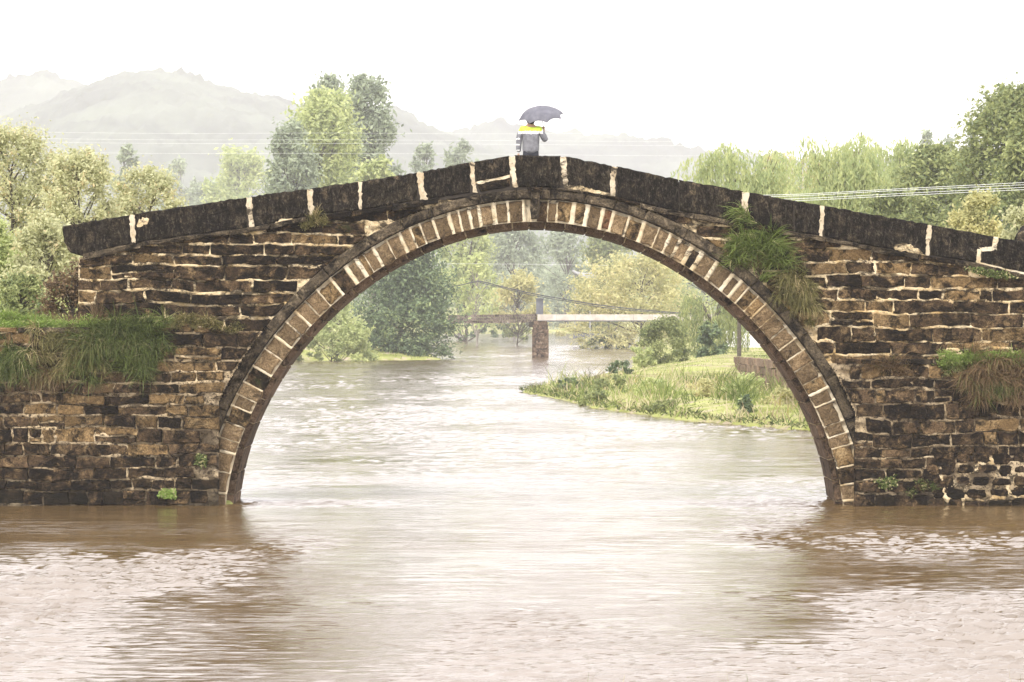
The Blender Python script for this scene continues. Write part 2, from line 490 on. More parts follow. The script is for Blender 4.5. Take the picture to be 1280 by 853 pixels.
def masonry(parent, rects, Yf, inside, clip, pick, nm='stone', tilt=None):
    """inside(x,y) says whether the masonry exists there; clip(x,y) moves an outline point back into it"""
    kept = []
    for (a, b, c, d) in rects:
        cx, cy = (a + b) / 2, (c + d) / 2
        test = [(a + (b - a) * s, c + (d - c) * t) for s in (0.1, 0.5, 0.9) for t in (0.15, 0.5, 0.85)]
        frac = sum(inside(*q) for q in test) / 9
        if frac < 0.4: continue
        sh = tilt or 0
        j = lambda: random.uniform(-1.2, 1.2)
        pts = [(a + j(), c + j() * .6), (b + j(), c + j() * .6), (b + j(), d + j() * .6), (a + j(), d + j() * .6)]
        q = ragged(pts, 6.5, 1.15)
        q = [clip(*[float(z_) for z_ in warp(*w_)]) for w_ in q]
        xs_ = [w_[0] for w_ in q]; ys_ = [w_[1] for w_ in q]
        if max(xs_) - min(xs_) < 5 or max(ys_) - min(ys_) < 4: continue
        block(nm, q, Yf, 0.22, pick(cx, cy), parent, bevel=0.8, rough=0.007, dpl=random.uniform(-0.015, 0.022), raw=True)
        kept.append((a, b, c, d))
    return kept

def mortar_sheet(parent, rects, Yf, box, inside, seed, name='mortar', lost=0.55, smear=6.0, mat=None, step=1.8):
    x0, x1, y0, y1 = box
    gx = np.arange(x0, x1 + step, step); gy = np.arange(y0, y1 + step, step)
    X, Y = np.meshgrid(gx, gy)
    D = np.full(X.shape, 99.0)
    X0_, Y0_ = X, Y
    X, Y = warp(X, Y, -1.0)
    for (a, b, c, d) in rects:
        D = np.minimum(D, np.maximum(np.abs(X - (a + b) / 2) - (b - a) / 2, np.abs(Y - (c + d) / 2) - (d - c) / 2))
    X, Y = X0_, Y0_
    n1 = fbm(X * 0.16, Y * 0.22, seed, 3) - 0.5
    n2 = fbm(X * 0.06, Y * 0.12, seed + 3, 3)
    n3 = fbm(X * 0.035, Y * 0.06, seed + 5, 3)
    wd = 1.2 + smear * np.clip(n2 - 0.35, 0, 1) * 2.0
    h = 0.004 + 0.085 * n1 - 0.10 * sstep(0, 1, -D / wd)
    h -= 0.07 * sstep(lost, lost + 0.1, n3)
    h = np.clip(h, -0.12, 0.045)
    k = 75.0 / F
    V = np.stack([(X - 640) * k, Yf - h, EYE + (HY - Y) * k], -1).reshape(-1, 3)
    nx_ = len(gx); i = np.arange((len(gy) - 1) * (nx_ - 1)); r_, c_ = i // (nx_ - 1), i % (nx_ - 1)
    Fq = np.stack([r_ * nx_ + c_, (r_ + 1) * nx_ + c_, (r_ + 1) * nx_ + c_ + 1, r_ * nx_ + c_ + 1], 1)
    cxm = X[:-1, :-1].ravel() + step / 2; cym = Y[:-1, :-1].ravel() + step / 2
    keep = np.array([inside(a, b) for a, b in zip(cxm, cym)])
    Fq = Fq[keep]
    used = np.unique(Fq); remap = np.zeros(len(V), int); remap[used] = np.arange(len(used))
    pl = np.array(parent.location)
    return link(name, mesh_np(name, V[used] - pl, remap[Fq], False), mat or M['mortar'], parent)

# ------------------------------------------------------------------ the old stone bridge
YB = 75.0; BW = 2.5
bridge = empty("stone_bridge", (0.45, YB + BW / 2, 0), "old humpback stone arch bridge with blackened parapet spanning the brown river", "bridge")

PT = [(20, 292), (78, 283), (165, 268), (311, 246), (387, 236), (450, 227), (525, 215), (588, 203), (640, 194.5), (703, 195), (770, 208), (850, 225),
      (932, 240), (1028, 257), (1164, 281), (1245, 296), (1282, 302), (1345, 313)]
PB = [(20, 332), (104, 318), (165, 304), (316, 284), (390, 269), (455, 262), (535, 249), (595, 240), (640, 234), (705, 235), (765, 245), (812, 257),
      (840, 262), (891, 271), (925, 277), (988, 289), (1025, 295), (1095, 309), (1157, 319), (1222, 329), (1282, 343), (1345, 355)]
pt = lambda x: interp(PT, x)
pb = lambda x: interp(PB, x)

# parapet blocks and the pale joints between them
def quad(x0, x1, g0=1.5, g1=1.5, dy=0):
    xa, xb = x0 + g0, x1 - g1
    top = [(xa + (xb - xa) * t, pt(xa + (xb - xa) * t)) for t in (0, .33, .66, 1)]
    bot = [(xb - (xb - xa) * t, pb(xb - (xb - xa) * t) - dy) for t in (0, .33, .66, 1)]
    return top + bot
joints = [(165, 2.5), (311, 3), (387, 3), (450, 1.8), (525, 3.5), (590, 2.6), (640, 3), (704, 3), (768, 3.2), (849, 0.8), (932, 3.6), (993, 0.6), (1028, 2.4), (1162, 2.4)]
edges = [(78, 0)] + joints
for (xa, ga), (xb, gb) in zip(edges[:-1], edges[1:]):
    q = quad(xa, xb, ga, gb)
    if xa == 78: q = [(78, 283.5), (165 * .3 + 78 * .7, pt(104)), (162.5, pt(162)), (162.5, pb(162)), (104, 321), (88, 316), (80, 303)]
    if xa == 590:
        block('parapet_block', [(592.5, pt(592)), (637, pt(637)), (637, 218), (596, 227)], YB, 0.3, M['parapet'], bridge, step=7, jit=0.7)
        block('parapet_block', [(597, 231), (637, 222), (637, 233), (600, 240)], YB, 0.3, M['dark'], bridge, step=7, jit=0.7)
        block('mortar_joint', [(594, 228), (638, 218.5), (638, 222.5), (597, 231)], YB + .005, 0.2, M['mortar_ring'], bridge, step=5, jit=0.8)
        continue
    block('parapet_block', q, YB, 0.3, M['parapet2'] if xa in (640, 78, 849) or random.random() < .25 else M['parapet'], bridge, step=5, jit=0.95, rough=0.009, bevel=2.2)
block('parapet_block', [(1164.5, 281.5), (1205, 289), (1243, 296), (1240, 308), (1224, 310), (1221, 328), (1190, 323), (1164, 319)], YB, 0.3, M['parapet'], bridge, step=8, jit=0.6)
block('parapet_block', [(1248, 297), (1290, 304), (1340, 313), (1340, 353), (1290, 343), (1226, 331), (1229, 314.5), (1245, 312)], YB, 0.3, M['parapet'], bridge, step=8, jit=0.6)
for q in ([(1242, 296), (1248, 297), (1246, 313), (1240, 310)], [(1224, 309.5), (1243, 308.5), (1243, 313), (1227, 315)], [(1221, 311), (1226, 312), (1226, 331), (1220, 328)],
          [(1222, 327.5), (1255, 335), (1282, 341), (1282, 345), (1250, 339), (1222, 332)]):
    block('mortar_joint', q, YB - .004, 0.2, M['mortar_ring'], bridge, step=4, jit=0.7, bevel=0.6)
for x, g_ in joints:
    if g_ < 1: continue
    y0, y1 = pt(x) + 1, pb(x)
    wb = g_ * random.uniform(1.1, 1.5)
    if x == 525: wb = 7
    if x in (768, 932): wb = g_ * 1.5
    sh = random.uniform(0, 3) if x not in (525, 311, 387, 590) else 3
    if x > 760: sh = -sh - 1
    q = [(x - g_ - .6, y0), (x + g_ + .6, y0), (x + g_ * .8 + sh * .5 + .5, (y0 + y1) / 2), (x + wb + sh, y1), (x - g_ * .7 + sh, y1), (x - g_ + sh * .4 - .5, (y0 + y1) / 2)]
    block('mortar_joint', q, YB - 0.006, 0.26, M['joint'], bridge, step=3, jit=1.25, bevel=0.6, rough=0.008)
# crust patches broken out at the foot of the parapet
for q in ([(340, 281), (352, 274), (364, 273), (370, 277), (362, 280), (350, 284)], [(172, 277), (178, 272), (186, 274), (184, 281), (175, 285), (171, 282)],
          [(706, 232), (722, 233), (745, 238), (764, 243), (762, 247), (735, 243), (708, 238)], [(1118, 305), (1130, 303), (1150, 312), (1157, 319), (1120, 313)]):
    block('crust_patch', q, YB - 0.012, 0.03, M['mortar'], bridge, step=3, jit=1.5, bevel=0.7, rough=0.01)
prism_poly('parapet_core', [(90, 288)] + [(x, y + 3) for x, y in PT[2:-1]] + [(1335, 314), (1335, 350)] + [(x, y + 4) for x, y in PB[-2:1:-1]] + [(108, 322)], YB + 0.03, YB + 0.27, M['core'], bridge)

# ledge (string course) of long slabs under the parapet
x = 104
while x < 1335:
    w_ = random.uniform(38, 78); xb = min(x + w_, 1340)
    if not (548 < x < 640):
        n_ = 4
        top = [(x + (xb - x) * t, pb(x + (xb - x) * t) + 0.5) for t in np.linspace(0, 1, n_)]
        th_ = random.uniform(5.5, 8)
        if 600 < x < 760: th_ = 3.2
        bot = [(xb - 1.2 - (xb - 1.2 - x) * t, pb(xb - (xb - x) * t) + th_) for t in np.linspace(0, 1, n_)]
        block('ledge_slab', top + bot, YB - 0.10, 0.4, random.choice([M['dark'], M['hood'], M['ledge']]), bridge, bevel=1.4, step=7, jit=0.8, rough=0.02)
    x = xb
# arch ring
TH0, TH1 = R(2.5), R(177.5)
th = TH0; vb = []
while th < TH1:
    dev = abs(math.degrees(th) - 90) / 85
    pitch = (15.5 + 9.5 * dev ** 1.2) * .9 * random.uniform(0.68, 1.36)
    mw = random.uniform(1.0, 4.8) * (1.25 if dev < .5 else 0.8)
    dth = pitch / 395
    vb.append((th, th + dth - mw / 395)); th += dth
for (a, b) in vb:
    mid = (a + b) / 2
    if abs(math.degrees(mid) - 90.2) < 1.1: continue
    t0, t1 = random.uniform(-1.2, 1.8), random.uniform(-3.0, 1)
    pts = [ring_pt(a, 0.5 + t0), ring_pt(b, 0.5 + t0), ring_pt(b, 25.5 + t1), ring_pt(a, 25.5 + t1)]
    mt = M['voussoir']
    if random.random() < 0.3: mt = M['ochre'] if random.random() < .6 else M['brown']
    if 75.9 < math.degrees(mid) < 77.4: mt = M['red']
    block('voussoir', pts, YB, 0.42, mt, bridge, bevel=1.2, step=5.5, jit=1.05, rough=0.014, dpl=random.uniform(-.012, .024))
# ring mortar, a crusty band slightly below the stones and swelling over their joints
tt = np.linspace(TH0, TH1, 760); rr = np.arange(-0.5, 27.6, 1.75)
T_, R_ = np.meshgrid(tt, rr)
rad = rin(T_) + R_
Xp, Yp = CX + rad * np.cos(T_), CY - rad * np.sin(T_)
D = np.full(T_.shape, 99.0)
for (a, b) in vb: D = np.minimum(D, (np.abs(T_ - (a + b) / 2) - (b - a) / 2) * 395)
n1 = fbm(Xp * 0.2, Yp * 0.2, 50, 3) - 0.5; n2 = fbm(Xp * 0.07, Yp * 0.07, 54, 3)
crown = sstep(1.05, 0.3, np.abs(T_ - math.pi / 2))
h = 0.004 + 0.05 * n1 - 0.09 * sstep(0, 1, -D / (0.9 + 7 * crown * np.clip(n2 - 0.40, 0, 1)))
k = 75.0 / F
V = np.stack([(Xp - 640) * k, YB - h, EYE + (HY - Yp) * k], -1).reshape(-1, 3) - np.array(bridge.location)
nn = len(tt); i = np.arange((len(rr) - 1) * (nn - 1)); r_, c_ = i // (nn - 1), i % (nn - 1)
Fq = np.stack([r_ * nn + c_, r_ * nn + c_ + 1, (r_ + 1) * nn + c_ + 1, (r_ + 1) * nn + c_], 1)
link('ring_mortar', mesh_np('ring_mortar', V, Fq), M['mortar_ring'], bridge)
# hood mould
th = TH0
while th < TH1:
    d_ = random.uniform(38, 66) / 418
    b_ = min(th + d_, TH1)
    n_ = 5
    inn = [ring_pt(th + (b_ - th) * t, 28.5) for t in np.linspace(0, 1, n_)]
    e = b_ - 0.003
    out = [ring_pt(e - (e - th) * t, 41.5 - (1.5 if abs(th - 1.57) < .35 else 0)) for t in np.linspace(0, 1, n_)]
    mid = math.degrees((th + b_) / 2)
    block('hood_stone', inn + out, YB - 0.09, 0.45, M['hood'], bridge, bevel=2.2, step=8, jit=0.6, rough=0.012)
    th = b_
# keystone corbel
block('keystone_corbel', [(663, 239), (674.5, 239), (675, 262), (672, 274), (664, 274), (662.5, 262)], YB - 0.24, 0.5, M['hood'], bridge, bevel=1.6, step=7, jit=0.4)
block('corbel_cap', [(659, 235), (678, 235), (677, 240), (661, 240)], YB - 0.27, 0.4, M['dark'], bridge, bevel=1.0, step=6, jit=0.4)
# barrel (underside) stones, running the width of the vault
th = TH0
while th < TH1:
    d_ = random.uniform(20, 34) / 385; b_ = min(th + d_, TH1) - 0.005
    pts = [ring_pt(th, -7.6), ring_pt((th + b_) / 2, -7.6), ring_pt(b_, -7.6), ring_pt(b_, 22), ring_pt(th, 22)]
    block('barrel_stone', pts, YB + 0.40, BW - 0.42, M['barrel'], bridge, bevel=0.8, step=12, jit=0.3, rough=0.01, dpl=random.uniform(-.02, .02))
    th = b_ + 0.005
bt = np.linspace(TH0, TH1, 140)
V = []; Fs = []
for q, t in enumerate(bt):
    for dr_, yy_ in ((-6.2 + .4 * math.sin(q * 1.7), YB + 0.45), (-6.2 + .4 * math.sin(q * 1.7), YB + BW - .1), (8.0, YB + 0.45)):
        a_ = ring_pt(t, dr_); V.append(((a_[0] - 640) * 75 / F - bridge.location.x, yy_ - bridge.location.y, EYE + (HY - a_[1]) * 75 / F))
for q in range(len(bt) - 1):
    Fs += [(3 * q, 3 * q + 1, 3 * q + 4, 3 * q + 3), (3 * q, 3 * q + 3, 3 * q + 5, 3 * q + 2)]
link('barrel_mortar', mesh_py('barrel_mortar', V, Fs), M['mortar'], bridge)
# body of the bridge behind the facing, deck and rear parapet
arc = [ring_pt(t, 20) for t in np.linspace(TH1, TH0, 60)]
body = [(-60, 640), (-60, 430), (100, 430), (100, 325)] + [(x, y + 6) for x, y in PB if x > 101] + [(1345, 640)]
arc2 = [(1345, 640)] + [a for a in [ring_pt(t, 14) for t in np.linspace(TH0, TH1, 60)]]
prism_poly('rubble_core', [(x, y) for x, y in body[:-1]] + [(1345, 640)] + [ring_pt(t, 14) for t in np.linspace(TH0, TH1, 60)], YB + 0.14, YB + BW - 0.1, M['core'], bridge)
prism_poly('deck', [(x, y + 1.0) for x, y in PB[1:]] + [(x, y + 7) for x, y in PB[:0:-1]], YB + 0.25, YB + BW - 0.25, M['ledge'], bridge)
prism_poly('rear_parapet', PT[1:] + [(x, y) for x, y in PB[:1:-1]] + [(104, 322)], YB + BW - 0.28, YB + BW, M['parapet'], bridge)
# spandrel facing
def above_ring(x, y, dr=41.0):
    a, r = polar(x, y)
    return r > rin(a) + dr
def clip_ring(x, y, dr=42.0):
    a, r = polar(x, y); rr_ = rin(a) + dr
    if r < rr_: return CX + rr_ * math.cos(a), CY - rr_ * math.sin(a)
    return x, y
def stop(x): return pb(x) + 6
def in_span(x, y):
    return above_ring(x, y) and y > stop(x) - 2 and (y < 418 if x < 668 else y < 456)
def clip_span(x, y):
    x, y = clip_ring(x, y)
    return x, max(y, stop(x))
def pick_left(x, y):
    r = random.random()
    if x < 150 and y > 350: return M['ochre'] if r < 0.5 else M['brown']
    return M['dark'] if r < 0.72 else (M['brown'] if r < 0.92 else M['ochre'])
def pick_right(x, y):
    r = random.random()
    return M['dark'] if r < 0.30 else (M['brown'] if r < 0.66 else M['ochre'])
rl = courses(100, 560, 262, 420, (12.5, 17.5), (34, 82))
rl = [[max(q[0], 99.0)] + q[1:] for q in rl if q[1] > 112]
k1 = masonry(bridge, rl, YB, in_span, clip_span, pick_left)
rr2 = courses(800, 1345, 250, 458, (12.5, 18), (26, 84))
k2 = masonry(bridge, rr2, YB, in_span, clip_span, pick_right)
insL = lambda x, y: x > 98 and above_ring(x, y, 36) and y > stop(x) - 3 and y < 424
insR = lambda x, y: above_ring(x, y, 36) and y > stop(x) - 3 and y < 460
mortar_sheet(bridge, k1, YB + 0.01, (98, 600, 250, 424), insL, 100, lost=0.56, smear=6.5)
mortar_sheet(bridge, k2, YB + 0.006, (740, 1345, 250, 460), insR, 200, lost=0.60, smear=8.0)

# ------------------------------------------------------------------ retaining walls that carry the ends of the bridge
YW = YB - 0.42
WL = empty("retaining_wall", (-8.5, YW + 0.4, 0), "dark coursed stone wall rising from the water left of the arch, grass hanging from its top", "wall", "river walls at the bridge ends")
WR = empty("retaining_wall", (8.5, YW + 0.4, 0), "mossy rubble stone wall rising from the water right of the arch", "wall", "river walls at the bridge ends")
def in_wl(x, y): return y > 413 and ((x < 275 and y > 500) or (y <= 500 and above_ring(x, y, 42) and x < 500))
def in_wr(x, y): return y > 453 and ((x > 1066 and y > 514) or (y <= 514 and above_ring(x, y, 42) and x > 900))
def clip_wl(x, y):
    if y <= 501: x, y = clip_ring(x, y, 43.0)
    else: x = min(x, 275.5)
    return x, max(y, 414)
def clip_wr(x, y):
    if y <= 515: x, y = clip_ring(x, y, 43.0)
    else: x = max(x, 1066.0)
    return x, max(y, 454)
def pick_wl(x, y):
    r = random.random()
    if y > 570: return M['dark'] if r < .6 else M['brown']
    if 205 < x < 285 and 425 < y < 520 and r < .75: return M['ochre']
    return M['dark'] if r < .25 else (M['brown'] if r < .75 else M['ochre'])
def pick_wr(x, y):
    r = random.random()
    if y > 570: return M['dark'] if r < .55 else M['brown']
    return M['dark'] if r < .35 else (M['brown'] if r < .8 else M['ochre'])
k3 = masonry(WL, courses(-110, 330, 416, 634, (12.5, 18.5), (22, 62)), YW, in_wl, clip_wl, pick_wl)
cob = []
for yy_ in np.arange(566, 632, 14.5):
    xx_ = 1158 + random.uniform(-8, 8)
    while xx_ < 1345:
        w_ = random.uniform(15, 32)
        cob.append((xx_, xx_ + w_ - random.uniform(.8, 4), yy_ + random.uniform(-3, 2), yy_ + 12 + random.uniform(-3, 2))); xx_ += w_
in_cob = lambda x, y: x > 1172 + 7 * math.sin(y * .2) and y > 592 - (x - 1158) * .18 + 7 * math.sin(x * .07)
k4 = masonry(WR, courses(1020, 1345, 456, 634, (13, 21), (22, 56)), YW, lambda x, y: in_wr(x, y) and not in_cob(x, y), clip_wr, pick_wr)
for (a, b, c, d) in cob:
    q = [((a + b) / 2 + (b - a) / 2 * abs(math.cos(t)) ** .7 * (1 if math.cos(t) > 0 else -1) + random.uniform(-1.2, 1.2),
          (c + d) / 2 + (d - c) / 2 * abs(math.sin(t)) ** .7 * (1 if math.sin(t) > 0 else -1) + random.uniform(-1, 1)) for t in np.linspace(0, 2 * math.pi, 13)[:-1]]
    block('cobble', q, YW - .02, .2, random.choice([M['dark'], M['dark'], M['brown']]), WR, bevel=1.6, rough=.01, raw=True)
mortar_sheet(WR, [(a + 1, b - 1, c + 1, d - 1) for a, b, c, d in cob], YW + .004, (1156, 1345, 562, 636), in_cob, 450, name='pale_mortar', lost=.54, smear=9, mat=M['mortar'])
mortar_sheet(WL, k3, YW + 0.012, (-110, 330, 414, 636), lambda x, y: y > 413 and (above_ring(x, y, 41) if y < 501 else x < 275), 300, lost=0.50, smear=6.5, mat=M['crumb'])
mortar_sheet(WR, k4, YW + 0.010, (1020, 1345, 454, 636), lambda x, y: y > 453 and (above_ring(x, y, 41) if y < 515 else x > 1066), 400, lost=0.52, smear=8.0, mat=M['crumb'])
k = 75.0 / F
def wall_core(par, side):
    arcs = [ring_pt(t, 44) for t in np.linspace(*( (R(140), R(157)) if side < 0 else (R(40), R(21.5))), 14)]
    if side < 0: poly = [(-110, 640), (-110, 417), (320, 417)] + [a for a in arcs if a[1] > 417] + [(273, 505), (273, 640)]
    else: poly = [(1345, 640), (1345, 457), (1050, 457)] + [a for a in arcs if a[1] > 457] + [(1068, 518), (1068, 640)]
    prism_poly('rubble_core', poly, YW + 0.13, YB + 0.6, M['core'], par)
wall_core(WL, -1); wall_core(WR, 1)
# flat topping slabs of the two walls
x = -105
while x < 268:
    w_ = random.uniform(24, 44)
    block('topping_slab', [(x, 409.5), (x + w_ - 1.5, 409.5), (x + w_ - 1.5, 415.5), (x, 415.5)], YW - 0.03, 0.6, random.choice([M['brown'], M['ochre'], M['ledge']]), WL, step=9, jit=0.8)
    x += w_
x = 1044
while x < 1340:
    w_ = random.uniform(26, 52)
    block('topping_slab', [(x, 449), (x + w_ - 1.5, 449), (x + w_ - 1.5, 455), (x, 455)], YW - 0.03, 0.6, random.choice([M['brown'], M['ledge'], M['ledge']]), WR, step=9, jit=0.8)
    x += w_
# ------------------------------------------------------------------ foliage tools
def leaf_quads(C, Nrm, L, Wd, rand_dir=None):
    """diamond leaves at C (n,3) with normals Nrm; long axis rand_dir or random in plane"""
    n = len(C)
    Nrm = Nrm / (np.linalg.norm(Nrm, axis=1)[:, None] + 1e-9)
    if rand_dir is None: rand_dir = rng.normal(size=(n, 3))
    U = rand_dir - Nrm * np.sum(rand_dir * Nrm, 1)[:, None]
    U /= np.linalg.norm(U, axis=1)[:, None] + 1e-9
    Vv = np.cross(Nrm, U)
    L = np.asarray(L)[:, None] if np.ndim(L) else L
    Wd = np.asarray(Wd)[:, None] if np.ndim(Wd) else Wd
    v = np.stack([C - U * L, C + Vv * Wd, C + U * L, C - Vv * Wd], 1).reshape(-1, 3)
    f = np.arange(4 * n).reshape(n, 4)
    return v, f

def tube(V, Fs, a, b, ra, rb, n=5):
    a = np.array(a, float); b = np.array(b, float); d = b - a; L = np.linalg.norm(d)
    if L < 1e-6: return
    d /= L; e = np.cross(d, (0.3, 0.9, 0.1)); e /= np.linalg.norm(e); f = np.cross(d, e)
    o = len(V)
    for c, r in ((a, ra), (b, rb)):
        for k in range(n):
            t = 2 * math.pi * k / n; V.append(c + (e * math.cos(t) + f * math.sin(t)) * r)
    for k in range(n): Fs.append((o + k, o + (k + 1) % n, o + n + (k + 1) % n, o + n + k))

def profile(kind, t):
    if kind == 'poplar': return np.sin(np.pi * (0.16 + 0.84 * np.clip(t, 0, 1) ** 0.9)) ** 0.6
    if kind == 'ovoid': return np.sqrt(np.clip(1 - np.clip(t, 0, 1) ** 3.6, 0, 1)) * (0.75 + 0.25 * np.clip(t * 2.5, 0, 1))
    if kind == 'dome': return np.sqrt(np.clip(1 - np.clip(t, 0, 1) ** 2.6, 0, 1))
    if kind == 'cone': return (1 - t) ** 0.8 * sstep(0, 0.12, t) + 0.05
    if kind == 'bush': return np.sqrt(np.clip(1 - t * t, 0, 1)) * 0.95 + 0.05
    return np.sqrt(np.clip(1 - (2 * t - 0.95) ** 2, 0, 1)) ** 0.75

BARK = simple_mat("tree_bark", (0.05, 0.04, 0.03), (0.14, 0.12, 0.095), 8, contrast=0.2)
BARKP = simple_mat("pale_bark", (0.20, 0.18, 0.15), (0.36, 0.33, 0.28), 6, contrast=0.2)

def tree(name, label, cat, box, Y, kind, mat, leaf, nleaf, clumps=60, depth=0.8, group=None, base_y=None, clump_r=0.21, aspect=0.45, bark=None, twigs=True, up=0.5, gauss=0.62, trunk=True, nstems=1):
    """box = (x0,x1,ytop,ybottom) of the crown in photograph pixels at distance Y"""
    x0, x1, yt, yb = box
    s = Y / F
    cx = ((x0 + x1) / 2 - 640) * s; Rw = (x1 - x0) / 2 * s
    zt = EYE + (HY - yt) * s; zb = EYE + (HY - yb) * s
    gz = float(ground_z(np.array([cx]), np.array([Y]))[0]) - 0.05
    if base_y is not None: gz = EYE + (HY - base_y) * s
    zb = max(zb, gz - 0.1) if kind != 'bush' else max(gz, zb)
    H = zt - zb
    root = empty(name, (cx, Y, gz), label, cat, group)
    org = np.array([cx, Y, gz])
    cr0 = clump_r * min(Rw, H * 0.5)
    cc = []
    for k_ in range(clumps):
        t = rng.uniform(0.02, 0.97) ** (0.9 if kind != 'bush' else 1.1)
        a = rng.uniform(0, 2 * math.pi)
        wv = float(profile(kind, np.array(t))) * (0.82 + 0.3 * vnoise(np.array(a * 1.3), np.array(t * 3.0), int(cx * 7) % 97))
        rr_ = wv * rng.uniform(0.1, 1.0) ** 0.45
        cr = cr0 * rng.uniform(0.6, 1.25)
        px = max(0.0, Rw * rr_ - cr * 0.35)
        cc.append((cx + px * math.cos(a), Y + px * depth * math.sin(a), min(zb + t * H, zt - cr * 0.6), cr))
    cc = np.array(cc)
    w_ = cc[:, 3] ** 2; idx = rng.choice(len(cc), nleaf, p=w_ / w_.sum())
    dirs = rng.normal(size=(nleaf, 3)); dirs /= np.linalg.norm(dirs, axis=1)[:, None]
    rad = cc[idx, 3] * np.abs(rng.normal(0.85, gauss, nleaf))
    C = cc[idx, :3] + dirs * rad[:, None] * np.array([1, 1, 0.85])
    Nn = dirs * 0.5 + rng.normal(size=(nleaf, 3)) * 0.6 + np.array([0, 0, up])
    ns = int(clumps * 1.6)
    if ns and kind not in ('cone',):
        ci = rng.integers(0, len(cc), ns); dv = cc[ci, :3] - np.array([cx, Y, zb + H * .35]); dv /= np.linalg.norm(dv, axis=1)[:, None] + 1e-9
        dv = dv + rng.normal(0, .35, (ns, 3)) + np.array([0, 0, .35]); dv /= np.linalg.norm(dv, axis=1)[:, None]
        sl = cr0 * rng.uniform(.8, 2.3, ns); m_ = max(12, int(nleaf * .10 / ns)); tt_ = rng.uniform(.3, 1, (ns, m_))
        SP = cc[ci, None, :3] + dv[:, None, :] * (sl[:, None] * tt_)[..., None] + rng.normal(size=(ns, m_, 3)) * (cr0 * .16 * (1.3 - tt_))[..., None]
        SP = SP.reshape(-1, 3); SP[:, 2] = np.minimum(SP[:, 2], zt + cr0 * .3); C = np.concatenate([C, SP]); Nn = np.concatenate([Nn, rng.normal(size=(len(SP), 3)) + [0, 0, .4]])
        idx = np.concatenate([idx, np.repeat(ci, m_)]); nleaf = len(C)
    sz = leaf * rng.uniform(0.35, 1.0, nleaf) ** 1.3 * 1.9
    ld = rng.normal(size=(nleaf, 3))
    if kind == 'poplar': ld = ld * 0.6 + np.array([0, 0, 1.2])
    v, f = leaf_quads(C, Nn, sz, sz * aspect, ld)
    clt = rng.uniform(0, 1, len(cc))
    tn = np.clip(0.35 * clt[idx] + 0.65 * rng.uniform(0, 1, nleaf), 0, 1)
    link('crown', mesh_np('crown', v - org, f, False, np.repeat(tn, 4)), mat, root)
    if trunk:
        V, Fs = [], []
        tr = max(0.05, H * 0.018)
        for q in range(nstems):
            ox = (q - (nstems - 1) / 2) * tr * 4
            pts = [np.array([cx + ox, Y, gz])]
            for j in range(1, 6):
                t = j / 5
                pts.append(np.array([cx + ox * (1 + t * 2) + rng.normal(0, 0.02) * H, Y + rng.normal(0, 0.02) * H, gz + (zt - gz) * 0.86 * t]))
            for j in range(5): tube(V, Fs, pts[j], pts[j + 1], tr * (1 - j / 5.6), tr * (1 - (j + 1) / 5.6), 7)
            if twigs:
                for c in cc[rng.choice(len(cc), min(len(cc), 34 // nstems), replace=False)]:
                    fr = np.clip((c[2] - gz) / (zt - gz) - 0.22, 0.08, 0.82)
                    jj = fr / 0.86 * 5; j = int(min(4, jj)); b0 = pts[j] + (pts[j + 1] - pts[j]) * (jj - j)
                    mid = (b0 + c[:3]) / 2 + np.array([0, 0, -0.03 * H]) * rng.uniform(-1, 1)
                    tube(V, Fs, b0, mid, tr * 0.42, tr * 0.28, 4); tube(V, Fs, mid, c[:3], tr * 0.28, tr * 0.1, 4)
                    for z_ in range(2):
                        e_ = c[:3] + rng.normal(size=3) * c[3] * 0.8
                        tube(V, Fs, mid * .3 + c[:3] * .7, e_, tr * 0.14, tr * 0.05, 3)
        link('trunk', mesh_np('trunk', np.array(V) - org, np.array(Fs), True), bark or BARK, root)
    return root

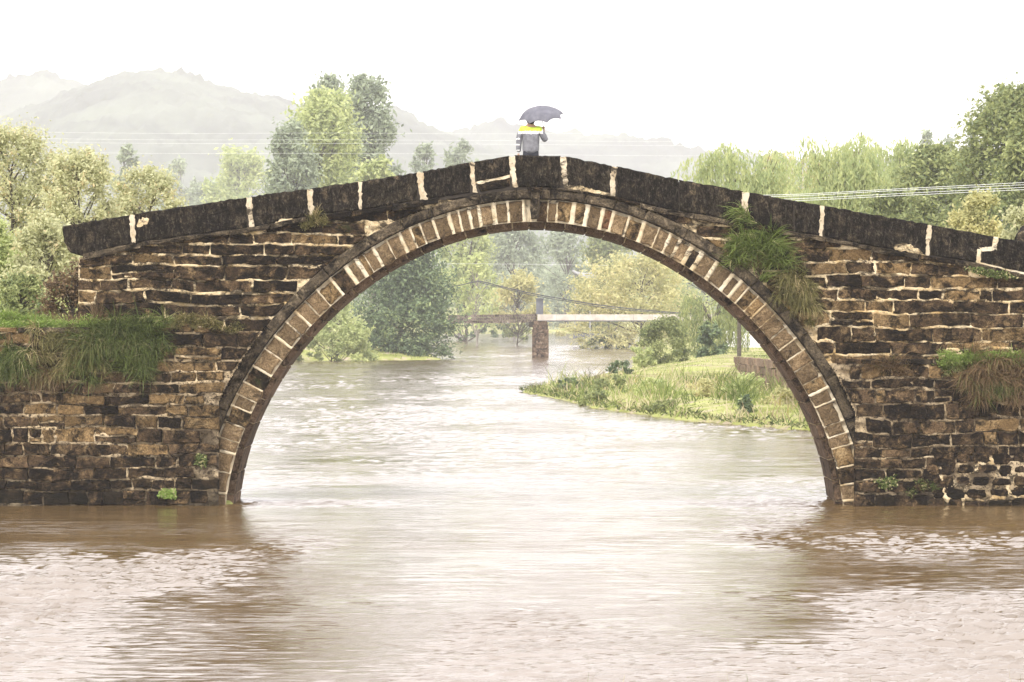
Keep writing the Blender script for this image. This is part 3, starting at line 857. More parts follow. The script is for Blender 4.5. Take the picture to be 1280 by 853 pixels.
def willow(name, label, box, Y, mat, leaf, strands, per, group=None, lobes=7, lean=0.0, hang=(0.35, 0.75)):
    x0, x1, yt, yb = box; s = Y / F
    cx = ((x0 + x1) / 2 - 640) * s; Rw = (x1 - x0) / 2 * s
    zt = EYE + (HY - yt) * s; zb = EYE + (HY - yb) * s
    gz = float(ground_z(np.array([cx]), np.array([Y]))[0]) - 0.05
    H = zt - zb; root = empty(name, (cx, Y, gz), label, 'willow tree', group); org = np.array([cx, Y, gz])
    L = [(cx + rng.uniform(-0.78, 0.78) * Rw, Y + rng.uniform(-0.5, 0.5) * Rw, zt - H * (0.02 if q_ == 0 else rng.uniform(0.02, 0.46)), Rw * rng.uniform(0.12, 0.42)) for q_ in range(lobes + 6)]
    Cs, Ns, Ds, Ts = [], [], [], []
    V, Fs = [], []
    for k_ in range(strands):
        lx, ly, lz, lr = L[rng.integers(len(L))]
        a = rng.uniform(0, 6.28); q = rng.uniform(0.1, 1) ** 0.6
        sx, sy = lx + math.cos(a) * lr * q * .6 + rng.normal(0, .13) * Rw, ly + math.sin(a) * lr * q * .6 + rng.normal(0, .13) * Rw
        sz_ = min(lz - lr * 0.5 * q * q * rng.uniform(.6, 1.4) - abs(rng.normal(0, .09)) * H, zt)
        sz_ = min(sz_, zt - .16 * H * (1 - math.sqrt(max(0.0, 1 - min(1.0, abs(sx - cx) / Rw) ** 2))))
        ln = H * rng.uniform(*hang) * (0.6 + 0.5 * q)
        t = np.linspace(0, 1, per) + rng.normal(0, 0.02, per)
        sway = rng.normal(0, 0.05) * ln
        xx = sx + math.cos(a) * lr * 0.75 * np.clip(t * 2.2, 0, 1) ** .6 + sway * t ** 2 + rng.normal(0, leaf * 0.45, per)
        yy = sy + math.sin(a) * lr * 0.75 * np.clip(t * 2.2, 0, 1) ** .6 + rng.normal(0, leaf * 0.45, per)
        zz = np.maximum(sz_ + ln * (0.16 * np.sin(np.clip(t * 5, 0, 3.14))) - ln * t, gz + 0.2)
        Cs.append(np.stack([xx, yy, zz], 1)); Ns.append(rng.normal(size=(per, 3)) * [1, 1, 0.3])
        Ds.append(np.array([0, 0, 1.0]) + rng.normal(0, 0.35, (per, 3))); Ts.append(np.clip(rng.uniform(0, 1) * 0.6 + rng.uniform(0, 0.4, per), 0, 1))
    C = np.concatenate(Cs); n = len(C); sz = leaf * rng.uniform(0.6, 1.4, n)
    v, f = leaf_quads(C, np.concatenate(Ns), sz, sz * 0.26, np.concatenate(Ds))
    link('crown', mesh_np('crown', v - org, f, False, np.repeat(np.concatenate(Ts), 4)), mat, root)
    tr = H * 0.018
    top = np.array([cx + lean, Y, gz + (zt - gz) * 0.45])
    tube(V, Fs, (cx, Y, gz), top, tr, tr * 0.7, 8)
    for lx, ly, lz, lr in L:
        mid = (top + np.array([lx, ly, lz])) / 2 + np.array([0, 0, H * 0.06])
        tube(V, Fs, top, mid, tr * 0.5, tr * 0.3, 5); tube(V, Fs, mid, (lx, ly, lz), tr * 0.3, tr * 0.1, 5)
    link('trunk', mesh_np('trunk', np.array(V) - org, np.array(Fs), True), BARK, root)
    return root

def blades(pts, dirs, length, width, droop, seg=4, mixt=None, bias=None):
    """grass blades: curved tapering strips. pts,dirs (n,3)"""
    n = len(pts); dirs = dirs / np.linalg.norm(dirs, axis=1)[:, None]
    side = np.cross(dirs, rng.normal(size=(n, 3))); side /= np.linalg.norm(side, axis=1)[:, None]
    rows = []
    pos_ = pts.copy(); d = dirs.copy()
    length = np.broadcast_to(length, (n,)); droop = np.broadcast_to(droop, (n,)); width = np.broadcast_to(width, (n,))
    for k_ in range(seg + 1):
        wk = width * (1 - (k_ / seg) ** 1.5 * 0.9) * (0.7 if k_ == 0 else 1)
        rows.append(pos_ - side * wk[:, None] / 2); rows.append(pos_ + side * wk[:, None] / 2)
        pos_ = pos_ + d * (length / seg)[:, None]
        d = d + np.array([0, 0, -1.0]) * (droop / seg)[:, None]
        d /= np.linalg.norm(d, axis=1)[:, None]
    V = np.stack(rows, 1)                      # n, 2(seg+1), 3
    m_ = 2 * (seg + 1)
    base = (np.arange(n) * m_)[:, None]
    fs = [base + np.array([[2 * k_, 2 * k_ + 1, 2 * k_ + 3, 2 * k_ + 2]]) for k_ in range(seg)]
    tn = rng.uniform(0, 1, n) if mixt is None else mixt
    return V.reshape(-1, 3), np.concatenate(fs, 0), np.repeat(tn, m_)

M['grass_green'] = leaf_mat("green_grass", (0.02, 0.032, 0.008), (0.20, 0.25, 0.07), (0.44, 0.38, 0.20), 0.25)
M['grass_olive'] = leaf_mat("olive_grass", (0.035, 0.035, 0.012), (0.30, 0.27, 0.10), (0.48, 0.38, 0.20), 0.25)
M['grass_dry'] = leaf_mat("dry_brown_grass", (0.045, 0.028, 0.014), (0.34, 0.23, 0.12), (0.10, 0.13, 0.03), 0.25)
M['grass_bright'] = leaf_mat("bright_grass", (0.20, 0.30, 0.06), (0.40, 0.50, 0.15), (0.55, 0.52, 0.28), 0.4)
M['grass_spiky'] = leaf_mat("fresh_spiky_grass", (0.03, 0.05, 0.01), (0.30, 0.38, 0.10), (0.44, 0.40, 0.2), 0.3)
M['straw'] = leaf_mat("straw_weeds", (0.30, 0.24, 0.14), (0.62, 0.55, 0.36), (0.40, 0.34, 0.12), 0.3)
M['grass_bank'] = leaf_mat("bank_grass", (0.10, 0.14, 0.03), (0.42, 0.48, 0.15), (0.62, 0.55, 0.34), 0.4)

def tuft(label, seg_px, Yf, n, ln, mat, wid=0.013, droop=1.4, outward=0.9, lat=0.5, cat='grass tuft', group=None, name='grass_tuft', upz=0.9):
    """a tuft rooted along a line of face points (x,y) pixels"""
    n = int(n * 4.2); ln = ln * 0.46
    A = np.array(seg_px, float)
    t = rng.uniform(0, len(A) - 1, n); i0 = np.minimum(t.astype(int), len(A) - 2); fr = (t - i0)[:, None]
    q = A[i0] * (1 - fr) + A[i0 + 1] * fr + rng.normal(0, 1, (n, 2)) * np.array([2.5, 4.5])
    k = 75.0 / F
    pts = np.stack([(q[:, 0] - 640) * k, np.full(n, Yf) + rng.uniform(-0.02, 0.05, n), EYE + (HY - q[:, 1]) * k], 1)
    K = max(4, n // 70); kx = np.sort(rng.uniform(0, len(A) - 1, K)); ki = rng.integers(0, K, n)
    t = np.clip(kx[ki] + rng.normal(0, 0.05, n), 0, len(A) - 1.001); i0 = t.astype(int); fr = (t - i0)[:, None]
    q = A[i0] * (1 - fr) + A[i0 + 1] * fr + (rng.normal(0, 1, (K, 2)) * np.array([5, 15 if ln > .4 else 3]) + np.array([0, 14 if ln > .4 else 0]))[ki] + rng.normal(0, 2.2, (n, 2))
    pts = np.stack([(q[:, 0] - 640) * k, np.full(n, Yf) + rng.uniform(-0.02, 0.05, n), EYE + (HY - q[:, 1]) * k], 1)
    kl = rng.normal(0, lat, K); kL = rng.uniform(.4, 1.15, K); ku = rng.normal(0, .45, K); ktn = rng.uniform(0, .55, K)
    dirs = np.stack([kl[ki] * 1.3 + rng.normal(0, .8, n), -np.abs(rng.normal(outward, 0.35, n)), upz + ku[ki] + rng.normal(0, 0.3, n)], 1)
    L = ln * kL[ki] * rng.uniform(0.45, 1.15, n)
    v, f, tn = blades(pts, dirs, L, wid * rng.uniform(0.6, 1.5, n), droop * .62 * rng.uniform(0.3, 1.8, n), 5, np.clip(ktn[ki] + rng.uniform(0, .5, n), 0, 1))
    nl = n // 3; pick_ = rng.integers(0, n, nl)
    lc = pts[pick_] + dirs[pick_] / np.linalg.norm(dirs[pick_], axis=1)[:, None] * (L[pick_] * rng.uniform(.1, .5, nl))[:, None] + rng.normal(0, .03, (nl, 3))
    lv, lf_ = leaf_quads(lc, rng.normal(size=(nl, 3)) + [0, -.6, .5], wid * rng.uniform(.8, 2.4, nl), wid * .8)
    f = np.concatenate([f, lf_ + len(v)]); v = np.concatenate([v, lv]); tn = np.concatenate([tn, np.repeat(rng.uniform(0, .9, nl), 4)])
    org = np.array([pts[:, 0].mean(), Yf, pts[:, 2].min()])
    o = link(name, mesh_np(name, v - org, f, False, tn), mat, None, tuple(org))
    tag(o, label, cat, group); return o

G1 = "grass tufts growing from the bridge masonry"
tuft("big dark green grass clump hanging from the left wall beside the arch", [(108, 428), (150, 414), (205, 424)], YW + .02, 1900, 1.35, M['grass_green'], droop=2.4, lat=.45, group=G1)
tuft("lower fringe of green blades trailing under the big left clump", [(165, 440), (180, 452), (204, 446)], YW + .01, 420, 0.85, M['grass_green'], droop=3.0, upz=.2, group=G1)
tuft("olive grass fringe with brown stalks on the left wall between two green clumps", [(44, 425), (85, 428), (118, 432)], YW + .02, 700, 1.2, M['grass_olive'], droop=3.0, upz=.4, group=G1)
tuft("green grass clump drooping at the far left edge of the left wall", [(-30, 440), (0, 437), (34, 446)], YW + .02, 800, 1.2, M['grass_green'], droop=2.8, upz=.4, group=G1)
tuft("brown dead grass hanging in strings low on the left wall", [(25, 468), (55, 474), (75, 470)], YW, 260, 0.8, M['grass_dry'], droop=3.5, upz=0, group=G1)
tuft("dark mossy grass in the angle of left wall and hood mould", [(225, 404), (250, 400), (300, 412)], YW - .02, 420, 0.5, M['grass_olive'], droop=2.2, group=G1)
tuft("large green fountain of grass growing out below the right parapet", [(915, 304), (940, 292), (972, 300)], YB - .02, 700, 1.25, M['grass_spiky'], wid=.017, droop=2.0, lat=.75, upz=1.1, group=G1)
tuft("brown under skirt of dead blades below the large right tuft", [(908, 318), (940, 322), (968, 325)], YB - .02, 380, 0.55, M['grass_dry'], droop=3.2, upz=-.1, group=G1)
tuft("olive grass tuft trailing over the arch ring on the right haunch", [(980, 352), (995, 348), (1012, 358)], YB - .06, 620, 0.98, M['grass_olive'], wid=.014, droop=3.2, upz=.3, lat=.3, group=G1)
tuft("brown bushy grass on the ledge right of the arch", [(1088, 462), (1110, 456), (1138, 463)], YW + .05, 500, 0.55, M['grass_dry'], droop=1.2, upz=1.2, group=G1)
tuft("large brown and green grass mass hanging from the right wall", [(1205, 462), (1240, 455), (1300, 458)], YW, 1300, 1.25, M['grass_dry'], droop=2.4, upz=.5, group=G1)
tuft("green blades in the middle of the brown right hand grass mass", [(1210, 485), (1235, 480), (1262, 490)], YW - .03, 420, 0.85, M['grass_green'], droop=2.8, upz=.3, group=G1)
tuft("small green tuft on the right wall top left of the brown mass", [(1178, 458), (1195, 455), (1212, 459)], YW, 260, 0.5, M['grass_green'], droop=2.2, group=G1)
tuft("little dry grass tuft rooted below the left parapet joint", [(380, 280), (396, 276), (408, 276)], YB - .1, 160, 0.42, M['grass_olive'], droop=.9, upz=1.4, lat=.35, group=G1)
tuft("little green plant at the waterline right of the arch foot", [(1140, 612), (1150, 606), (1160, 612)], YW, 120, 0.3, M['grass_green'], droop=1.5, group=G1)
tuft("thin green grass strip on the ledge at the far right", [(1172, 451), (1250, 450), (1300, 451)], YW - .03, 1500, 0.40, M['grass_bright'], droop=.5, upz=1.4, group=G1)
tuft("low bright grass strip along the top of the left wall", [(-90, 410), (60, 409), (215, 408)], YW + .15, 2600, 0.24, M['grass_bright'], droop=.8, upz=1.6, group=G1)
tuft("bright green rounded grass mound on the terrace at the far left", [(-60, 409), (0, 405), (55, 409)], YW + 1.2, 1700, 0.62, M['grass_bright'], droop=1.6, upz=1.6, lat=.6, group=G1)
tuft("dry leafless weeds standing against the left end of the bridge", [(72, 412), (100, 408), (138, 408)], YW + .3, 300, 0.95, M['grass_dry'], wid=.012, droop=.25, upz=2.6, outward=.1, lat=.45, group=G1)
# moss cushions
def moss(label, pts, Yf, mat, n=500, h=.06):
    A = np.array(pts, float); c = A.mean(0)
    w_ = rng.dirichlet(np.ones(len(A)) * 1.6, n); q = w_ @ A + rng.normal(0, 1.6, (n, 2))
    k = 75.0 / F
    P3 = np.stack([(q[:, 0] - 640) * k, np.full(n, Yf) - rng.uniform(0.0, .05, n), EYE + (HY - q[:, 1]) * k], 1)
    v, f = leaf_quads(P3, rng.normal(size=(n, 3)) + [0, -1, .6], .03 * rng.uniform(.6, 1.4, n), .018)
    org = P3.mean(0)
    o = link('moss_patch', mesh_np('moss_patch', v - org, f, False, np.repeat(rng.uniform(0, 1, n), 4)), mat, None, tuple(org))
    tag(o, label, 'moss', "moss patches on the masonry")
moss("bright green moss patch near the water on the left wall", [(200, 611), (223, 611), (225, 622), (199, 621)], YW - .03, M['grass_bright'], 500)
moss("dark moss around the left wall stones beside the arch foot", [(245, 565), (262, 568), (262, 585), (246, 582)], YW - .03, M['grass_green'], 350)
moss("green moss on the slanting ledge below the right parapet", [(1190, 330), (1240, 336), (1285, 348), (1285, 353), (1230, 345), (1195, 338)], YB - .12, M['grass_green'], 900)
moss("moss film low on the right wall above the water", [(1085, 598), (1120, 592), (1125, 606), (1095, 612)], YW - .03, M['grass_green'], 450)

# ------------------------------------------------------------------ trees
M['lf_left'] = leaf_mat("yellow_olive_leaves", (0.36, 0.38, 0.20), (0.76, 0.74, 0.46), (0.66, 0.54, 0.32), 0.45)
M['lf_poplar'] = leaf_mat("grey_green_leaves", (0.17, 0.21, 0.14), (0.46, 0.52, 0.36), None, 0.4)
M['lf_light'] = leaf_mat("fresh_green_leaves", (0.32, 0.39, 0.17), (0.68, 0.71, 0.33), None, 0.5)
M['lf_dark'] = leaf_mat("dark_green_leaves", (0.05, 0.08, 0.05), (0.27, 0.35, 0.17), (0.40, 0.46, 0.20), 0.35)
M['lf_willow'] = leaf_mat("willow_leaves", (0.29, 0.37, 0.18), (0.62, 0.64, 0.30), None, 0.5)
M['lf_yellow'] = leaf_mat("yellow_green_leaves", (0.38, 0.39, 0.19), (0.78, 0.72, 0.36), (0.70, 0.62, 0.36), 0.5)
M['lf_mid'] = leaf_mat("mid_green_leaves", (0.14, 0.19, 0.09), (0.42, 0.44, 0.17), (0.52, 0.56, 0.26), 0.4)
M['lf_peach'] = leaf_mat("thin_peach_leaves", (0.45, 0.36, 0.22), (0.62, 0.52, 0.36), None, 0.4)

GL = "trees left of the bridge"
for bx, Y, n_, cl, lb in (((-90, 112, 162, 400), 112, 27000, 170, "tall wide olive leaved tree at the far left edge, tallest of its row"),
                          ((30, 172, 190, 385), 104, 20000, 140, "yellowish tree with a dark forked stem rising over the left parapet"),
                          ((110, 258, 212, 360), 108, 18000, 120, "lowest of the yellowish trees, spreading rightwards over the left parapet")):
    tree("olive_tree", lb, "tree", bx, Y, 'dome', M['lf_left'], .042, int(n_ * 1.45), cl, group=GL, gauss=.95, clump_r=.12)
tree("shrub", "green leafy shrub at the left edge above the grass mound", "shrub", (-50, 32, 272, 400), 92, 'bush', M['lf_light'], .05, 12000, 60, group=GL, gauss=.8, clump_r=.18)
tree("shrub", "pale olive shrub directly left of the parapet end", "shrub", (0, 118, 276, 372), 90, 'bush', M['lf_left'], .045, 14000, 70, group=GL, gauss=.8, clump_r=.18)
tree("shrub", "scrubby dry shrub on the terrace at the foot of the bridge end", "shrub", (48, 130, 330, 414), 77, 'bush', M['grass_dry'], .03, 5000, 50, group=GL, gauss=.9, clump_r=.2)
tree("shrub", "low dark green scrub on the terrace left of the dry shrub", "shrub", (-20, 70, 345, 400), 82, 'bush', M['lf_mid'], .035, 6000, 50, group=GL, gauss=.9, clump_r=.2)
GH = "hazy trees in front of the hill"
tree("hazy_tree", "small grey green treetop showing between the yellowish trees", "tree", (138, 178, 184, 300), 800, 'round', M['lf_poplar'], .55, 2200, 30, group=GH)
tree("hazy_tree", "pale hazy tree with a narrow top just right of the yellowish trees", "tree", (198, 256, 202, 300), 1250, 'ovoid', M['lf_poplar'], .6, 5000, 30, group=GH)
tree("hazy_tree", "faded light green tree left of the tall poplars", "tree", (252, 348, 188, 300), 1000, 'dome', M['lf_light'], .5, 8500, 44, group=GH)
tree("hazy_tree", "low faded bush in front of the light green tree behind the parapet", "tree", (230, 306, 226, 300), 1100, 'dome', M['lf_poplar'], .5, 6000, 30, group=GH)
GP = "tall poplars behind the left parapet"
tree("poplar_tree", "tallest grey green poplar, behind and right of the bright one", "tree", (422, 500, 97, 300), 520, 'ovoid', M['lf_poplar'], .28, 17000, 110, group=GP, clump_r=.26)
tree("poplar_tree", "narrow grey poplar top rising directly behind the bright crown", "tree", (366, 450, 95, 300), 545, 'ovoid', M['lf_poplar'], .28, 13000, 90, group=GP, clump_r=.2)
tree("poplar_tree", "broad poplar with bright yellow green top", "tree", (344, 462, 119, 300), 485, 'ovoid', M['lf_light'], .26, 19000, 120, group=GP, clump_r=.24)
tree("poplar_tree", "grey green left flank of the poplar group", "tree", (328, 400, 156, 300), 475, 'ovoid', M['lf_poplar'], .26, 12000, 80, group=GP, clump_r=.26)
tree("poplar_tree", "bright young tree at the right foot of the tall poplars", "tree", (440, 498, 196, 300), 465, 'dome', M['lf_light'], .24, 6000, 50, group=GP)
tree("hazy_tree", "left one of the two small hazy trees above the parapet near the crown", "tree", (502, 560, 182, 300), 760, 'dome', M['lf_poplar'], .36, 5000, 34, group=GH)
tree("hazy_tree", "right one of the two small hazy trees above the parapet near the crown", "tree", (546, 604, 176, 300), 780, 'dome', M['lf_poplar'], .36, 5200, 34, group=GH)

GW = "willows behind the right parapet"
willow("weeping_willow", "weeping willow nearest the bridge crown, right of the person", (858, 990, 174, 330), 230, M['lf_willow'], .15, 560, 40, GW, lobes=11)
willow("weeping_willow", "pale thin willow between the two fuller willows", (945, 1035, 186, 330), 245, M['lf_yellow'], .14, 260, 34, GW, lobes=6)
willow("weeping_willow", "full weeping willow left of the mid green tree", (992, 1120, 162, 340), 220, M['lf_willow'], .15, 700, 42, GW, lobes=12)
willow("weeping_willow", "willow whose strands meet the broad dark tree on the right", (1080, 1185, 168, 340), 225, M['lf_willow'], .15, 520, 40, GW, lobes=10)
GR = "trees at the right end of the bridge"
tree("broad_tree", "tall dark tree at the far right edge reaching highest", "tree", (1188, 1350, 112, 330), 190, 'ovoid', M['lf_mid'], .10, 30000, 130, group=GR)
tree("broad_tree", "bright green crown in front of the tall dark tree at the right edge", "tree", (1236, 1330, 146, 330), 170, 'dome', M['lf_mid'], .10, 14000, 40, group=GR)
tree("broad_tree", "rounded mid green tree between willows and tall dark tree", "tree", (1108, 1222, 186, 340), 205, 'dome', M['lf_mid'], .11, 26000, 90, group=GR)
tree("broad_tree", "grey green tree low behind the right parapet under the wires", "tree", (1050, 1190, 238, 345), 190, 'dome', M['lf_mid'], .10, 18000, 70, group=GR)
tree("shrub", "yellow green shrub just above the right parapet", "shrub", (1184, 1266, 243, 335), 100, 'dome', M['lf_yellow'], .042, 15000, 44, group=GR)
tree("shrub", "pale shrub at the right edge above the parapet end", "shrub", (1245, 1320, 252, 340), 96, 'dome', M['lf_left'], .042, 11000, 34, group=GR)
for bx, lb in (((1140, 1176, 160, 300), "left one of the three hazy conifers above the willows"), ((1160, 1215, 168, 300), "middle one of the three hazy conifers above the willows"),
               ((1196, 1236, 150, 300), "right and tallest one of the three hazy conifers above the willows")):
    tree("hazy_conifer", lb, "tree", bx, 820, 'cone', M['lf_poplar'], .5, 2600, 40, group="hazy conifers")

GA = "trees seen through the arch"
tree("riverside_tree", "large dark green tree leaning over the water seen through the arch", "tree", (434, 578, 290, 449), 330, 'dome', M['lf_dark'], .13, 26000, 120, group=GA, clump_r=.26)
tree("riverside_tree", "dark lower skirt of foliage touching the water beside the large dark tree", "tree", (462, 562, 372, 450), 326, 'bush', M['lf_dark'], .13, 9000, 40, group=GA, trunk=False)
tree("riverside_tree", "light green bushy tree with slim dark trunks at the left water edge", "tree", (366, 470, 372, 446), 314, 'dome', M['lf_light'], .12, 11000, 44, group=GA, nstems=2)
tree("riverside_tree", "low green bush below the light tree at the left water edge", "tree", (352, 432, 424, 452), 312, 'bush', M['lf_mid'], .10, 5000, 24, group=GA, trunk=False)
tree("riverside_tree", "pale reddish green bush between light tree and dark tree", "tree", (408, 482, 408, 452), 313, 'bush', M['lf_light'], .10, 5000, 24, group=GA, trunk=False)
tree("riverside_tree", "pale green tree behind the large dark tree under the arch crown", "tree", (530, 632, 276, 412), 560, 'dome', M['lf_light'], .22, 12000, 54, group=GA)
tree("riverside_tree", "grey hazy tree behind the sagging cable", "tree", (588, 696, 278, 412), 760, 'dome', M['lf_poplar'], .32, 10000, 54, group=GA)
tree("riverside_tree", "yellow leaved tree left of the grey bridge tower", "tree", (612, 684, 340, 412), 480, 'dome', M['lf_yellow'], .18, 6500, 36, group=GA)
tree("riverside_tree", "sparse tree with a bare pale forked trunk left of the tower", "tree", (566, 622, 316, 408), 470, 'round', M['lf_light'], .20, 1700, 30, group=GA, bark=BARKP)
tree("riverside_tree", "grey green tree between tower and pavilion", "tree", (664, 752, 288, 412), 820, 'dome', M['lf_poplar'], .34, 8000, 44, group=GA)
tree("riverside_tree", "green tree behind the pavilion roof", "tree", (708, 812, 284, 412), 600, 'dome', M['lf_mid'], .24, 11000, 54, group=GA)
tree("riverside_tree", "broad yellow green tree behind the concrete deck", "tree", (706, 892, 316, 436), 430, 'dome', M['lf_yellow'], .15, 26000, 130, group=GA)
tree("riverside_tree", "pale back tree at the right behind the broad yellow green tree", "tree", (800, 970, 300, 436), 560, 'dome', M['lf_light'], .2, 16000, 70, group=GA)
willow("weeping_willow", "green willow standing behind the round bush on the far right bank", (846, 935, 356, 446), 262, M['lf_mid'], .16, 260, 22, GA, lobes=7, hang=(.4, .9))
tree("riverside_tree", "dark blue green shrub behind the willow strands at the field edge", "tree", (868, 908, 404, 444), 255, 'bush', M['lf_dark'], .12, 2600, 26, group=GA, trunk=False)
tree("shrub", "round bright green bush on the far right bank", "shrub", (796, 868, 398, 454), 236, 'bush', M['lf_mid'], .06, 19000, 34, group=GA, trunk=False)
tree("shrub", "small pale shrub left of the round bush", "shrub", (783, 822, 428, 456), 232, 'bush', M['lf_light'], .09, 2200, 20, group=GA, trunk=False)
tree("shrub", "dark low plants on the islet right of the bridge pier", "shrub", (722, 796, 421, 436), 432, 'bush', M['lf_dark'], .16, 2600, 30, group=GA, trunk=False)
tree("shrub", "low dark bushes under the brick causeway", "shrub", (585, 645, 401, 420), 610, 'bush', M['lf_dark'], .22, 2200, 26, group=GA, trunk=False)
tree("shrub", "green bush at the water under the causeway left of the pier", "shrub", (620, 668, 404, 423), 560, 'bush', M['lf_mid'], .2, 2200, 24, group=GA, trunk=False)
tree("shrub", "pale thicket under the deck between pier and islet", "shrub", (684, 800, 398, 420), 620, 'bush', M['lf_yellow'], .22, 3600, 36, group=GA, trunk=False)
# far wood that closes the view through the arch
C, T, SZ = [], [], []
for k_ in range(150):
    X = rng.uniform(-55, 70) * 1.6; Y = rng.uniform(840, 1150); gz = float(ground_z(np.array([X]), np.array([Y]))[0])
    n = 260; r0 = rng.uniform(4, 7); hh = rng.uniform(8, 16); d = rng.normal(size=(n, 3)); d /= np.linalg.norm(d, axis=1)[:, None]
    C.append(np.array([X, Y, gz + hh * .55]) + d * np.array([r0, r0, hh * .5]) * (rng.uniform(.6, 1.1, n) + .2 * np.sin(d[:, :1] * 9 + k_)[:, 0])[:, None]); T.append(np.clip(rng.uniform(0, 1) * .6 + rng.uniform(0, .4, n), 0, 1))
C = np.concatenate(C); n = len(C)
v, f = leaf_quads(C, rng.normal(size=(n, 3)) + [0, 0, .6], .9 * rng.uniform(.6, 1.3, n), .5)
o = link("far_woods", mesh_np("far_woods", v, f, False, np.repeat(np.concatenate(T), 4)), M['lf_poplar'])
tag(o, "hazy far wood on rising ground beyond the river", "wood", kind="stuff")

# ------------------------------------------------------------------ grass and weeds on the low right bank
def bank_points(n, x0, x1, y0, y1, dmin=0.05, dmax=99):
    X = rng.uniform(x0, x1, n * 3); Y = y0 + (y1 - y0) * rng.uniform(0, 1, n * 3) ** 1.5
    d = shore_dist(X, Y); ok = (d > dmin) & (d < dmax)
    X, Y = X[ok][:n], Y[ok][:n]
    return np.stack([X, Y, ground_z(X, Y)], 1)
Pb = bank_points(42000, -1, 26, 118, 330)
n = len(Pb); pn = fbm(Pb[:, 0] * .45, Pb[:, 1] * .11, 61, 4)
p2 = fbm(Pb[:, 0] * .8, Pb[:, 1] * .2, 67, 3)
hh = (0.10 + 1.5 * np.clip(p2 - .45, 0, 1) * 2 * (Pb[:, 1] < 190)) * rng.uniform(.4, 1.3, n)
edge = shore_dist(Pb[:, 0], Pb[:, 1])
dirs = np.stack([rng.normal(0, .5, n), rng.normal(0, .5, n), np.full(n, 1.3)], 1)
v, f, tn = blades(Pb - [0, 0, .03], dirs, hh, .05 * rng.uniform(.6, 1.4, n), .8, 2, np.clip((pn - .5) * 2.6 + .45 + rng.uniform(-.28, .35, n), 0, 1))
o = link("bank_grass", mesh_np("bank_grass", v, f, False, tn), M['grass_bank']); tag(o, "tall bright grass and weeds covering the low right bank", "grass", kind="stuff")
# rough grass on the left bank upstream of the bridge
Pl = bank_points(16000, -60, -6, 80, 330, .1, 14)
n = len(Pl); dirs = np.stack([rng.normal(0, .5, n), rng.normal(0, .5, n), np.full(n, 1.1)], 1)
v, f, tn = blades(Pl - [0, 0, .03], dirs, .55 * rng.uniform(.3, 1.4, n), .06, .8, 2)
o = link("left_bank_grass", mesh_np("left_bank_grass", v, f, False, tn), M['grass_bank']); tag(o, "rough grass on the river bank behind the left wall", "grass", kind="stuff")
# darker weeds at the water's edge
Pe = bank_points(9000, -1, 14, 118, 200, -0.1, 0.9)
n = len(Pe); dirs = np.stack([rng.normal(0, .8, n), rng.normal(-.3, .6, n), np.full(n, 1.0)], 1)
v, f, tn = blades(Pe, dirs, .35 * rng.uniform(.4, 1.4, n), .05, 1.4, 3)
o = link("waterside_weeds", mesh_np("waterside_weeds", v, f, False, tn), M['grass_green']); tag(o, "dark green weeds along the edge of the low right bank", "weeds", kind="stuff")
Pd = bank_points(7000, 0, 24, 120, 200, .5)
n = len(Pd); kp = fbm(Pd[:, 0] * .7, Pd[:, 1] * .15, 83, 3) > .52; Pd = Pd[kp]; n = len(Pd)
dirs = np.stack([rng.normal(0, .45, n), rng.normal(0, .4, n), np.full(n, 1.2)], 1)
v, f, tn = blades(Pd, dirs, .55 * rng.uniform(.4, 1.4, n), .045, .9, 3)
o = link("dry_weeds", mesh_np("dry_weeds", v, f, False, tn), M['straw']); tag(o, "patches of pale dry weeds among the bank grass", "weeds", kind="stuff")
GB = "weedy shrubs on the low right bank"
for bx, Y, mt, lb in (((736, 800, 470, 500), 165, 'lf_mid', "bushy green weed on the left tip of the low bank"),
                      ((690, 735, 474, 492), 178, 'lf_dark', "dark sprawling weed near the point of the low bank"),
                      ((756, 796, 452, 476), 196, 'lf_dark', "dark leaved shrub behind the tip of the low bank"),
                      ((790, 850, 474, 512), 158, 'lf_light', "pale weed clump in the middle of the low bank"),
                      ((850, 910, 476, 516), 150, 'lf_yellow', "yellowish weed clump below the field path"),
                      ((905, 960, 470, 512), 146, 'lf_light', "light green shrub in front of the low field wall"),
                      ((950, 1000, 486, 524), 138, 'lf_yellow', "straw coloured shrub under the low field wall"),
                      ((920, 942, 494, 524), 134, 'lf_dark', "small dark upright weed near the arch"),
                      ((720, 766, 490, 508), 157, 'lf_mid', "low green weed at the water left of the bank"),
                      ((800, 870, 502, 524), 142, 'lf_mid', "low weed cushion at the front edge of the bank"),
                      ((985, 1030, 470, 500), 150, 'grass_dry', "grey brown brush at the foot of the field wall")):
    tree("weed_shrub", lb, "shrub", bx, Y, 'bush', M[mt], .055, 1500, 22, group=GB, trunk=False, clump_r=.34)
# twiggy plant at the tip
def twig_plant(label, x, y, Y, h, n, spread, mat, name="twiggy_plant"):
    s = Y / F; X0 = (x - 640) * s; z0 = float(ground_z(np.array([X0]), np.array([Y]))[0]) - .05
    V, Fs = [], []
    for k_ in range(n):
        a = rng.uniform(-1, 1); l_ = h * rng.uniform(.5, 1)
        p0 = np.array([X0 + rng.normal(0, .15), Y, z0]); p1 = p0 + np.array([a * spread * .5, rng.normal(0, .1), l_ * .6]); p2 = p1 + np.array([a * spread * .6, 0, l_ * .5])
        tube(V, Fs, p0, p1, .016, .011, 3); tube(V, Fs, p1, p2, .011, .005, 3)
        for j in range(4):
            q0 = p1 + (p2 - p1) * rng.uniform(0, 1); tube(V, Fs, q0, q0 + np.array([rng.normal(0, .14), 0, rng.uniform(.03, .2)]), .008, .003, 3)
    org = np.array([X0, Y, z0])
    o = link(name, mesh_np(name, np.array(V) - org, np.array(Fs)), mat, None, tuple(org)); tag(o, label, "plant", "bare twiggy plants")
